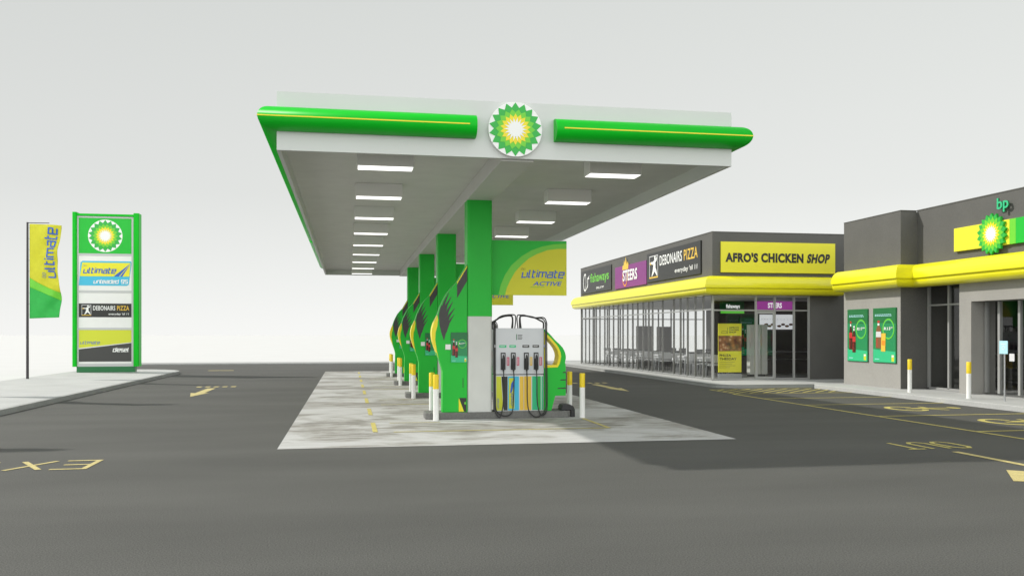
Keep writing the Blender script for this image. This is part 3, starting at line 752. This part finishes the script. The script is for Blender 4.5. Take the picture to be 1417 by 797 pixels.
A = Art((0, 41.216, 0), (1, 0, 0), (0, 0, 1), step=.004)
A.poly([(-11.43, 1.17), (-9.29, 1.42), (-9.29, 1.952), (-11.43, 1.952)], M['lime'], 1)
A.poly([(-11.43, .585), (-9.29, .585), (-9.29, 1.39), (-11.43, 1.12)], M['charcoal'], 1)
A.tech('ultimate', -11.38, 1.34, -10.57, .11, M['blue'], 2)
A.tech('diesel', -10.06, 1.0, -9.38, .15, M['white_pure'], 2, th=.24)
A.build('diesel_panel', py)

# ------------------------------------------------------------------ flags
FX, FY = -11.67, 35.69
fl = thing('feather_flag', (FX, FY, .12), 'x', 'flag', 'lime flags on poles along the left pavement')
b = MB(); b.tube([(FX, FY, .12), (FX, FY, 3.2), (FX, FY, 5.9)], [.048, .042, .034], M['pole'], 12); b.build('pole', fl)
b = MB(); b.tube([(FX, FY, 5.88), (FX + .75, FY, 5.885)], .014, M['pole'], 8); b.build('top_arm', fl)
def wv(q):
    s = (q.x + 11.6) / 1.05; s = max(0, min(1, s))
    return Vector((q.x + .045 * s * math.sin(q.z * 2.3 + .6), q.y + .10 * s * math.sin(q.z * 2.2 + q.x * 4.0) + .06 * s * math.sin(q.z * 5 - q.x * 7) + .03 * s * math.sin(q.z * 9 + q.x * 9), q.z + .02 * s * math.sin(q.z * 3)))
def zb1(x): t = (x + 11.6) / 1.02; return 3.86 - .70 * t + .15 * t * t
def zb2(x): t = (x + 11.6) / 1.02; return 3.50 - .42 * t - .08 * t * t
b = MB(); NXX = 28
segs = [(lambda x: 5.84, zb1, 'lime_flag', 50), (zb1, zb2, 'green_light', 8), (zb2, lambda x: 2.345 + .03 * (x + 11.6), 'green_flag', 22)]
add('lime_flag', (.62, .60, .02), .6, var=.05, scale=6); add('green_flag', (.02, .42, .06), .6, var=.06, scale=6)
for fa, fbb, mn, nz in segs:
    V = []; F = []
    for i in range(NXX + 1):
        x = -11.6 + 1.02 * i / NXX
        for j in range(nz + 1):
            V.append(wv(Vector((x, FY, fa(x) + (fbb(x) - fa(x)) * j / nz))))
    for i in range(NXX):
        for j in range(nz): a = i * (nz + 1) + j; F.append((a, a + 1, a + nz + 2, a + nz + 1))
    b.raw(V, F, M[mn], True)
cl = b.build('flag_cloth', fl)
md = cl.modifiers.new('thickness', 'SOLIDIFY'); md.thickness = .006
A = Art((-10.68, FY - .022, 3.86), (0, 0, 1), (-1, 0, 0), step=.002, warp=wv)
A.N = Vector((0, -1, 0))
A.tech('ultimate', 0, .0, 1.88, .30, M['blue'], 2, th=.18, shear=.05)
A.tech('bp', 0, .37, .20, .09, M['blue'], 2, th=.12)
lt = A.build('lettering', fl)
b = MB()
for k in range(9):
    z = 5.7 - k * .4; b.tube([(FX + .03, FY, z), (-11.59, FY, z - .01)], .008, M['steel'], 5)
b.build('flag_rings', fl)
for k, lab in enumerate(('lime and green flag reading ultimate on a dark pole beside the pylon sign', 'middle flag pole of the pavement row, outside the left edge', 'flag pole closest to the camera, outside the left edge')):
    c = fl if k == 0 else copy_tree(fl)
    c.location = (FX, FY - 8.95 * k, .12); c['label'] = lab

# ------------------------------------------------------------------ restaurant
rest = thing('restaurant_building', (12.93, 30.4, .1), 'single-storey dark grey restaurant with glazed sides and yellow awning band', 'building')
XE, YN, FZ = 20.5, 48.95, .1
w = MB()
w.box(12.93, XE, 30.4, 30.55, 3.18, 5.45, M['wall_dark']); w.box(12.93, 13.08, 30.55, YN, 3.18, 5.45, M['wall_dark'])
w.box(13.08, XE, YN - .15, YN, 3.18, 5.45, M['wall_dark']); w.box(XE - .15, XE, 30.55, YN - .15, 3.18, 5.45, M['wall_dark'])
w.build('parapet', rest)
cp = MB(); cp.sweep([(XE, 30.4), (12.93, 30.4), (12.93, YN), (XE, YN)], [(.012, 5.452), (.012, 5.478), (-.17, 5.478), (-.17, 5.452)], M['wall_dark'], closed_prof=True); cp.build('coping', rest)
w = MB(); w.box(16.76, 20.35, 30.4, 30.58, FZ, 3.178, M['wall_dark']); w.box(XE - .15, XE - .002, 30.6, YN - .2, FZ, 3.178, M['wall_dark']); w.build('wall', rest)
bx('roof', rest, (13.08, XE - .15, 30.55, YN - .15, 4.9, 4.98), M['wall_light'])
bx('ceiling', rest, (13.0, 20.34, 30.6, YN - .16, 3.20, 3.26), M['int_ceiling'])
bx('floor', rest, (12.94, 20.34, 30.45, YN - .05, FZ, FZ + .012), M['int_floor'])
BP = [(0, 3.86), (.12, 3.86), (.20, 3.85), (.27, 3.825), (.33, 3.785), (.38, 3.735), (.42, 3.67), (.448, 3.60), (.465, 3.52), (.47, 3.44), (.465, 3.425), (.41, 3.42), (.405, 3.395), (.42, 3.375), (.415, 3.32), (.39, 3.265), (.35, 3.22), (.29, 3.19), (.22, 3.18), (0, 3.18)]
b = MB(); b.sweep([(XE, YN), (12.93, YN), (12.93, 30.4), (17.9, 30.4)][::-1], [(o, z) for o, z in BP], M['band_yellow'])
b.build('awning_band', rest)
# glazing
my = [30.52, 31.31, 32.09, 32.88, 33.64, 34.38, 35.68, 36.95, 37.45, 38.19, 38.96, 39.7, 40.46, 41.2, 41.96, 42.75, 43.5, 44.29, 45.2, 45.9, 46.5, 47.26, 48.06, 48.8]
wi = MB()
for y in my: wi.box(12.94, 13.01, y - .026, y + .026, FZ + .02, 3.178, M['mullion'])
for z in (FZ + .02, 2.64): 
    for a, c in zip(my[:-1], my[1:]): wi.box(12.945, 13.0, a + .028, c - .028, z, z + .05, M['mullion_light'])
wf = wi.build('window', rest)
pn = MB(); pn.face([(12.942, 30.5, FZ), (12.942, 48.8, FZ), (12.942, 48.8, 3.178), (12.942, 30.5, 3.178)], M['glass']); pn.build('pane', wf)
mxs = [12.975, 14.634, 15.373, 16.137, 16.729]
wi = MB()
for x in mxs: wi.box(x - .03, x + .03, 30.42, 30.5, FZ + .02, 3.178, M['mullion_light'])
for z in (FZ + .012, 2.61, 3.12):
    for a, c in zip(mxs[:-1], mxs[1:]): wi.box(a + .03, c - .03, 30.43, 30.49, z, z + .05, M['mullion_light'])
wf = wi.build('window', rest)
pn = MB(); pn.face([(13.0, 30.46, FZ), (14.6, 30.46, FZ), (14.6, 30.46, 3.178), (13.0, 30.46, 3.178)], M['glass']); pn.face([(15.4, 30.46, FZ), (16.7, 30.46, FZ), (16.7, 30.46, 3.178), (15.4, 30.46, 3.178)], M['glass'])
pn.face([(14.66, 30.46, 2.66), (15.35, 30.46, 2.66), (15.35, 30.46, 3.178), (14.66, 30.46, 3.178)], M['glass']); pn.build('pane', wf)
# glazed swing door standing a little open
dr = MB(); ca, sa = math.cos(R(6)), math.sin(R(6))
def dp(u, z, t): return (15.34 - u * ca - t * sa, 30.44 + u * sa - t * ca, z)
for u0, u1, z0, z1 in ((0, .05, .13, 2.6), (.62, .67, .13, 2.6), (.05, .62, .13, .22), (.05, .62, 2.52, 2.6)):
    dr.prism([(u0, z0), (u1, z0), (u1, z1), (u0, z1)], dp, 0, .04, M['mullion_light'])
dro = dr.build('door', rest)
pn = MB(); pn.face([dp(.05, .22, .02), dp(.62, .22, .02), dp(.62, 2.52, .02), dp(.05, 2.52, .02)], M['glass']); pn.build('pane', dro)
hd = MB(); hd.tube([dp(.58, .95, .09), dp(.58, 1.5, .09)], .014, M['steel'], 8); hd.build('handle', dro)
nx_ = [12.95 + .76 * k for k in range(10)]
wi = MB()
for x in nx_ : wi.box(x - .03, x + .03, YN - .12, YN - .02, FZ + .02, 3.178, M['mullion'])
for z in (FZ + .02, 2.60): wi.box(12.98, 20.3, YN - .09, YN - .04, z, z + .05, M['mullion'])
wf = wi.build('window', rest)
pn = MB(); pn.face([(13, YN - .065, FZ), (20.3, YN - .065, FZ), (20.3, YN - .065, 3.178), (13, YN - .065, 3.178)], M['glass']); pn.build('pane', wf)
# kitchen front and pillars inside
kt = MB(); kt.box(15.5, 20.34, 36.2, 36.4, FZ + .012, 3.199, M['int_dark']); kt.build('partition_wall', rest)
bx('pillar', rest, (16.55, 17.2, 46.0, 46.5, FZ + .012, 2.18), M['int_pillar']); bx('pillar', rest, (14.95, 15.75, 44.8, 45.2, FZ + .012, 2.2), M['int_pillar'])
ctr = thing('serving_counter', (17.8, 35.2, FZ + .012), 'dark serving counter with steel shelf seen through the restaurant front glass', 'counter')
bx('counter_front', ctr, (16.9, 20.2, 35.0, 35.7, FZ + .012, 1.0), M['int_dark'], bevel=.01); bx('counter_top', ctr, (16.85, 20.25, 34.9, 35.75, 1.001, 1.05), M['steel'], bevel=.008)
bx('tray_rail', ctr, (16.9, 20.2, 34.7, 34.89, .70, .73), M['steel'])
# signs inside
s1 = thing('menu_sign', (16.25, 36.1, 2.7), 'black and green fish restaurant sign hanging inside, above the kitchen', 'sign')
bx('sign_board', s1, (15.72, 16.80, 36.08, 36.16, 2.66, 3.16), M['green_dark']); A = Art((15.72, 36.078, 2.66), (1, 0, 0), (0, 0, 1), step=.003)
A.rect(0, 0, 1.08, .12, M['green_lit']); A.text('fishaways', .25, .18, .88, .40, M['white_lit'], 1)
A.build('lettering', s1)
s2 = thing('menu_sign', (18.2, 36.1, 2.8), 'purple STEERS sign hanging inside, above the white menu boards', 'sign')
bx('sign_board', s2, (17.40, 19.05, 36.08, 36.16, 2.83, 3.19), M['purple_lit']); A = Art((17.40, 36.078, 2.83), (1, 0, 0), (0, 0, 1), step=.003); A.text('STEERS', .50, .07, 1.15, .30, M['white_lit'], 1, bold=.03); A.build('lettering', s2)
for k, (xa, xb, lb) in enumerate(((17.55, 18.22, 'left half of the pair of white menu boards inside the restaurant'), (18.27, 19.10, 'right half of the pair of white menu boards inside the restaurant'))):
    s3 = thing('menu_board', (xa, 36.1, 2.0), lb, 'menu board', 'white menu boards over the counter')
    bx('board', s3, (xa, xb, 36.1, 36.16, 1.98, 2.62), M['menu_lit']); A = Art((xa, 36.098, 1.98), (1, 0, 0), (0, 0, 1), step=.003)
    wd = xb - xa
    for q in range(4): A.ell(wd * (.2 + .22 * q), .14 + .07 * (q % 2), .10, .05, M['food'], 1 + q * .2, 14)
    for q in range(5): A.rect(.05 + wd * .19 * q, .42, .05 + wd * .19 * q + .07, .44, M['frame_grey'], 1)
    A.build('menu_print', s3)
gp = thing('drinks_poster', (16.97, 36.1, .9), 'green drinks poster on the dark wall inside, right of the yellow poster', 'poster')
bx('poster_board', gp, (16.62, 17.32, 36.1, 36.16, .85, 2.47), M['green_dark']); A = Art((16.63, 36.098, .86), (1, 0, 0), (0, 0, 1), step=.003); drinks_poster(A, .68, 1.60, kind=0); A.build('poster_print', gp)
yp = thing('promotional_poster', (13.87, 30.95, .1), 'tall yellow food poster reading PHUZA THESDAY behind the front glass', 'poster')
bx('poster_board', yp, (13.419, 14.33, 31.0, 31.03, .36, 2.16), M['sign_yellow']); bx('stand', yp, (13.42, 14.33, 30.95, 31.1, .112, .30), M['steel'], bevel=.01)
A = Art((13.419, 30.998, .36), (1, 0, 0), (0, 0, 1), step=.002)
A.rect(0, .78, .91, 1.35, M['food'])
for k, t in enumerate(("AFRO'S", 'CHICKEN', 'SHOP')): A.text(t, .42, 1.62 - .085 * k, .80 - .1 * (k == 2), 1.68 - .085 * k, M['black'], 1)
A.stroke([(.12, 1.45), (.34, 1.45), (.32, 1.52), (.14, 1.52), (.12, 1.45)], .01, M['black']); A.stroke([(.36, 1.42), (.36, 1.66)], .012, M['black'])
A.text('PHUZA', .05, .58, .50, .67, M['black'], 1); A.text('THESDAY', .05, .45, .72, .54, M['black'], 1)
for k, (l) in enumerate((.6, .5, .62, .4)): A.rect(.05, .38 - .07 * k, .05 + l, .39 - .07 * k, M['charcoal'])
A.build('poster_print', yp)
wc = thing('white_cabinet', (15.7, 32.5, .112), 'tall white folding cabinet standing inside behind the open door', 'cabinet')
for k, (xa, xb, ya) in enumerate(((15.38, 15.66, 32.5), (15.665, 15.88, 32.62), (15.885, 16.11, 32.5))):
    bx('cabinet_leaf', wc, (xa, xb, ya, ya + .3, .20, 2.14), M['col_white'], bevel=.008)
bx('cabinet_foot', wc, (15.42, 16.07, 32.6, 32.85, .113, .198), M['charcoal'])
# tables and chairs
tb0 = ch0 = None; TL = {}
def table(x, y, lab):
    global tb0
    if tb0 is None:
        tb0 = thing('cafe_table', (x, y, .112), lab, 'table', 'grey cafe tables behind the side windows')
        bx('tabletop', tb0, (x - .55, x + .55, y - .4, y + .4, .80, .86), M['menu_white'], bevel=.01)
        bx('apron', tb0, (x - .5, x + .5, y - .35, y + .35, .70, .799), M['frame_grey'])
        for sx_ in (-1, 1):
            for sy_ in (-1, 1):
                b = MB(); b.tube([(x + .48 * sx_, y + .33 * sy_, .112), (x + .46 * sx_, y + .31 * sy_, .70)], .02, M['steel'], 8); b.build('leg', tb0)
        return tb0
    c = copy_tree(tb0); c.location = (x, y, .112); c['label'] = lab; return c
def chair(x, y, rz):
    global ch0
    lab = 'pale grey metal cafe chair with black top rail at a table behind the side windows'
    if ch0 is None:
        ch0 = thing('cafe_chair', (0, 0, 0), lab, 'chair', 'cafe chairs around the tables')
        bx('seat', ch0, (-.2, .2, -.2, .2, .44, .465), M['frame_grey'], bevel=.008)
        bx('backrest', ch0, (-.2, .2, .185, .205, .55, .86), M['menu_white'], bevel=.006)
        bx('top_rail', ch0, (-.21, .21, .18, .21, .861, .90), M['black'], bevel=.006)
        for sx_ in (-1, 1):
            b = MB(); b.tube([(.19 * sx_, -.22, 0), (.17 * sx_, -.17, .44)], .012, M['charcoal'], 6); b.build('leg', ch0)
            b = MB(); b.tube([(.19 * sx_, .27, 0), (.17 * sx_, .17, .46), (.18 * sx_, .195, .87)], .012, M['charcoal'], 6); b.build('leg', ch0)
        ch0.location = (x, y, .112); ch0.rotation_euler[2] = rz; return
    c = copy_tree(ch0); c.location = (x, y, .112); c.rotation_euler[2] = rz
wl = ['window-side cafe table nearest the restaurant front', 'second window-side cafe table from the restaurant front', 'third window-side cafe table from the front', 'fourth window-side cafe table from the front', 'fifth window-side cafe table from the front', 'window-side cafe table at the far end']
for k, y in enumerate((33.2, 35.4, 38.6, 41.0, 43.4, 46.2)):
    table(14.2, y, 'light grey ' + wl[k])
    for xx in (-.28, .28): chair(14.2 + xx, y - .62, math.pi); chair(14.2 + xx, y + .62, 0)
for k, y in enumerate((38.8, 41.6, 46.9)):
    table(17.6, y, ['light grey cafe table on the inner side, just past the kitchen wall', 'light grey cafe table on the inner side, middle of its row', 'light grey cafe table on the inner side, beside the far glazing'][k])
    for xx in (-.28, .28): chair(17.6 + xx, y - .62, math.pi); chair(17.6 + xx, y + .62, 0)

# outside signs on the restaurant
def side_sign(name, y0, y1, z0, z1, label, m, th=.05, X=12.93):
    s = thing(name, (X, (y0 + y1) / 2, z0), label, 'sign')
    bx('sign_board', s, (X - th, X - .002, y0, y1, z0, z1), m, bevel=.004)
    # artwork frame: u runs towards -Y (left to right as seen), v up
    A = Art((X - th - .002, y1, z0), (0, -1, 0), (0, 0, 1), step=.003); return s, A
s, A = side_sign('shop_sign', 42.87, 48.66, 4.0, 5.25, 'black sign with white fish outline and green fishaways lettering', M['black_sign'])
A.stroke([(x, y) for x, y in arc(.85, .62, .33, 60, 300, 14, .45)], .09, M['white_pure'], 1, [.6] + [1] * 13 + [.5]); A.stroke([(x, y) for x, y in arc(.75, .62, .30, -75, 70, 10, .50)], .05, M['white_pure'], 2)
A.stroke([(1.05, .20), (1.42, .40), (1.45, .80), (1.75, .95)], .10, M['white_pure'], 3, [.3, 1, .9, .4]); A.stroke([(1.35, .80), (1.75, .80)], .06, M['white_pure'], 4)
A.text('fishaways', 1.95, .40, 5.4, 1.02, M['green_light'], 1, bold=.012, spacing=1.03); A.text('GRILL & FRY', 3.1, .16, 4.55, .27, M['white_pure'], 1)
A.build('lettering', s)
s, A = side_sign('shop_sign', 37.52, 42.19, 3.97, 5.02, 'purple STEERS sign with a yellow flame crown rising above it', M['purple'])
A.poly([(1.25, 1.05), (1.2, .85), (2.1, .85), (2.15, 1.08), (2.0, 1.22), (1.92, 1.05), (1.72, 1.45), (1.62, 1.12), (1.5, 1.32), (1.42, 1.08)], M['amber'], 2)
A.ring(1.62, .52, .40, .46, .07, M['orange'], 3, 30, 150, 390)
A.text('STEERS', 1.30, .30, 3.45, .82, M['white_pure'], 5, bold=.03, spacing=1.05)
A.build('lettering', s)
s, A = side_sign('shop_sign', 31.37, 37.42, 4.02, 5.255, 'black DEBONAIRS PIZZA sign with framed leaping figure on the side parapet', M['black_sign'])
pizza_sign(A, 6.05, 1.235); A.build('lettering', s)
s = thing('shop_sign', (15.5, 30.4, 4.0), "large yellow sign reading AFRO'S CHICKEN SHOP over the restaurant entrance", 'sign')
bx('sign_board', s, (13.236, 17.73, 30.34, 30.398, 4.0, 5.11), M['sign_yellow'], bevel=.004)
A = Art((13.236, 30.337, 4.0), (1, 0, 0), (0, 0, 1), step=.003)
A.text("AFRO'S", .17, .37, 1.43, .72, M['black'], 1, bold=.055, spacing=1.1); A.text('CHICKEN', 1.55, .37, 3.22, .72, M['black'], 1, bold=.055, spacing=1.1); A.text('SHOP', 3.34, .37, 4.30, .72, M['black'], 1, bold=.055, spacing=1.1, shear=.18)
A.build('lettering', s)

# ------------------------------------------------------------------ shop building
shop = thing('shop_building', (16.27, 24.2, .12), 'grey station shop with projecting front block and yellow awning band', 'building')
BT = 5.455
# projecting block: light lower wall, dark parapet with a splayed rear corner
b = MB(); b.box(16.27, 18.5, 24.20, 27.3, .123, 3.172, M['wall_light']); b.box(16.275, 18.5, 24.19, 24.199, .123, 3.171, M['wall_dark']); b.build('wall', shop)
b = MB(); b.box(16.27, 16.45, 24.37, 27.3, 3.172, BT, M['wall_dark'])
b.prism([(16.27, 3.172), (17.2, 3.172), (17.2, 4.6), (16.79, BT), (16.27, BT)], XZ, 24.19, 24.37, M['wall_dark'])
b.box(16.45, 18.5, 27.12, 27.3, 3.172, BT, M['wall_dark']); b.build('parapet', shop)
YS = 6.0
b = MB(); b.box(16.82, 17.0, YS, 24.19, 3.172, BT, M['wall_dark']); b.box(16.82, 17.0, 24.375, 27.1, 3.4, BT - .004, M['wall_dark']); b.box(17.0, 26, YS, YS + .18, 3.172, BT, M['wall_dark']); b.build('parapet', shop)
b = MB(); b.sweep([(16.82, YS), (16.82, 24.19)], [(.012, BT + .002), (.012, BT + .03), (-.2, BT + .03), (-.2, BT + .002)], M['wall_dark'], closed_prof=True)
b.sweep([(16.82, 24.18), (16.27, 24.18), (16.27, 27.3)], [(.012, BT + .002), (.012, BT + .02), (-.2, BT + .02), (-.2, BT + .002)], M['wall_dark'], closed_prof=True); b.build('coping', shop)
DY0, DY1 = 17.2, 21.74
b = MB(); b.box(16.75, 17.0, DY1, 22.22, .123, 3.172, M['wall_light']); b.box(16.75, 17.0, DY0, DY1, 2.655, 3.172, M['wall_light']); b.box(16.75, 17.0, YS, DY0, .123, 3.172, M['wall_light'])
b.box(17.0, 17.5, DY1, 22.22, .123, 3.172, M['wall_light']); b.box(17.0, 17.5, DY0 - .3, DY0, .123, 3.172, M['wall_light'])
b.build('wall', shop)
b = MB(); b.sweep([(16.27, 27.32), (16.27, 24.19), (16.80, 24.19), (16.80, YS)][::-1], [(o, z - .02) for o, z in BP], M['band_yellow'])
bo = b.build('awning_band', shop)
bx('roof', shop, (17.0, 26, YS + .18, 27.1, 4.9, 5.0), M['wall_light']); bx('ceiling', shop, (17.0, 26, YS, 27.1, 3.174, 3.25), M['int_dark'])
bx('floor', shop, (17.0, 26, YS, 24.1, .1235, .13), M['int_floor'])
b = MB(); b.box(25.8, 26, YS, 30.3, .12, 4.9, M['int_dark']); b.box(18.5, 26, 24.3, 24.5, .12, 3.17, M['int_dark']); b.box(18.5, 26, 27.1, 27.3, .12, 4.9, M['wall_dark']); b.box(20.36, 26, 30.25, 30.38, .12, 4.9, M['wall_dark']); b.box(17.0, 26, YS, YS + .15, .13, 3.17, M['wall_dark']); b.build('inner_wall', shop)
# recessed window
wi = MB(); ml = M['mullion_light']
for y in (22.25, 23.20, 24.12): wi.box(17.13, 17.21, y - .035, y + .035, .17, 3.17, ml)
wi.box(17.13, 17.21, 22.285, 24.085, .125, .19, ml)
for a, c in ((22.285, 23.165), (23.235, 24.085)): wi.box(17.14, 17.20, a, c, 2.60, 2.65, ml)
wf = wi.build('window', shop); pn = MB(); pn.face([(17.17, 22.2, .13), (17.17, 24.15, .13), (17.17, 24.15, 3.17), (17.17, 22.2, 3.17)], M['glass']); pn.build('pane', wf)
wi = MB()
for y in (21.66, 21.16, 20.42, 19.2, 18.2, 17.25): wi.box(17.13, 17.22, y - .04, y + .04, .17, 2.64, ml)
wi.box(17.13, 17.22, 17.25, 21.66, 2.641, 2.70, M['mullion'])
wf = wi.build('sliding_door', shop); pn = MB(); pn.face([(17.17, 17.2, .13), (17.17, 21.7, .13), (17.17, 21.7, 2.66), (17.17, 17.2, 2.66)], M['glass']); pn.build('pane', wf)
st = MB(); st.box(17.158, 17.163, 20.62, 20.80, 1.05, 1.25, M['menu_white']); st.build('door_sticker', wf)
sk = MB(); sk.box(17.158, 17.163, 22.42, 22.60, 1.10, 1.32, M['menu_white']); sk.build('door_sticker', bpy.data.objects['window.002'] if 'window.002' in bpy.data.objects else wf)
for k, (y, lb) in enumerate(((21.0, 'low dark display shelf inside the shop behind the sliding door'), (23.2, 'dark display shelf inside the shop behind the recessed window'))):
    s = thing('display_shelf', (19.4, y, .13), lb, 'shelf')
    for z in (.35, .75, 1.15): bx('shelf_board', s, (19.0, 19.6, y - .8, y + .8, z, z + .03), M['charcoal'])
    bx('shelf_back', s, (19.61, 19.66, y - .8, y + .8, .131, 1.3), M['charcoal'])
# posters on the block wall
for (ya, yb_, pc, kd, lb) in ((25.855, 27.033, 'R17', 0, 'green wall poster with two red cola bottles, price R17'), (24.369, 25.568, 'R13', 1, 'green wall poster with a milkshake bottle and snack, price R13')):
    s = thing('wall_poster', (16.26, (ya + yb_) / 2, .88), lb, 'poster', 'green posters on the shop wall')
    bx('poster_frame', s, (16.235, 16.268, ya, yb_, .88, 2.572), M['green_dark'], bevel=.003)
    A = Art((16.233, yb_ - .02, .90), (0, -1, 0), (0, 0, 1), step=.002); drinks_poster(A, yb_ - ya - .04, 1.65, pc, kind=kd); A.build('poster_print', s)
# station sign on the parapet
s = thing('station_sign', (16.8, 20.6, 4.0), 'yellow and green striped sign board with sunburst emblem on the shop parapet', 'sign')
b = MB(); b.box(16.73, 16.815, 20.28, 22.42, 4.075, 4.72, M['sign_yellow']); b.build('yellow_board', s, bevel=.004)
b = MB(); b.box(16.73, 16.815, 20.06, 20.278, 4.075, 4.72, M['green_light']); b.build('light_green_board', s, bevel=.004)
b = MB(); b.box(16.73, 16.815, 18.9, 20.058, 4.075, 4.72, M['green']); b.build('green_board', s, bevel=.004)
A = Art((16.66, 20.86, 4.40), (0, -1, 0), (0, 0, 1), step=.004)
sp = MB(); N_ = 18
sp.prism([(20.86 - (.545 if k % 2 == 0 else .445) * math.sin(R(k * 10)), 4.40 + (.545 if k % 2 == 0 else .445) * math.cos(R(k * 10))) for k in range(36)], lambda y, z, t: (t, y, z), 16.66, 16.728, M['green_leaf'])
spo = sp.build('sunburst_emblem', s)
A.star(0, 0, .46, .36, 10, M['green_light'], 1); A.star(0, 0, .33, .25, 0, M['yellow'], 2); A.star(0, 0, .24, .15, 10, M['white_pure'], 3); A.build('emblem_petals', spo)
s = thing('raised_lettering', (16.8, 20.5, 4.95), 'raised green bp letters on the shop parapet above the sunburst', 'sign')
V, F, a0, a1, b0, b1 = text_geo('bp', .02)
b = MB()
for t in (16.70, 16.74): b.raw([(t, 20.70 - (p[0] - a0) / (a1 - a0) * .42, 4.93 + (p[1] - b0) / (b1 - b0) * .38) for p in V], F, M['green_mint'])
ed = {}
for f in F:
    for i in range(len(f)):
        e = (f[i], f[(i + 1) % len(f)]); ed[tuple(sorted(e))] = ed.get(tuple(sorted(e)), 0) + 1
for (i, j), c in ed.items():
    if c == 1:
        q = [(20.70 - (V[k][0] - a0) / (a1 - a0) * .42, 4.93 + (V[k][1] - b0) / (b1 - b0) * .38) for k in (i, j)]
        b.face([(16.70, *q[0]), (16.70, *q[1]), (16.74, *q[1]), (16.74, *q[0])], M['green_dark'])
b.build('letters', s)
b = MB(); b.box(16.741, 16.818, 20.6, 20.62, 5.02, 5.2, M['steel']); b.build('letter_bracket', s)

bollard('bollard', 15.57, 22.73, .122, 'white bollard with yellow top on the shop pavement in front of the recessed window', 'bollards on the shop pavement')
bollard('bollard', 15.55, 20.27, .122, 'white bollard with yellow top on the shop pavement beside the sliding door', 'bollards on the shop pavement')
s = thing('parking_sign', (15.74, 19.24, .122), 'small pale blue notice on a thin grey post at the shop door', 'sign')
b = MB(); b.tube([(15.74, 19.24, .122), (15.74, 19.24, 1.60)], .022, M['steel'], 10); b.build('post', s)
b = MB(); b.box(15.705, 15.717, 19.10, 19.38, 1.28, 1.60, M['skyblue']); b.build('sign_plate', s, bevel=.003)
A = Art((15.703, 19.38, 1.28), (0, -1, 0), (0, 0, 1), step=.001); A.ring(.14, .15, .05, .05, .012, M['white_pure'], 1, 16); A.rect(.06, .23, .22, .245, M['white_pure']); A.build('sign_print', s)
bpy.context.view_layer.update()
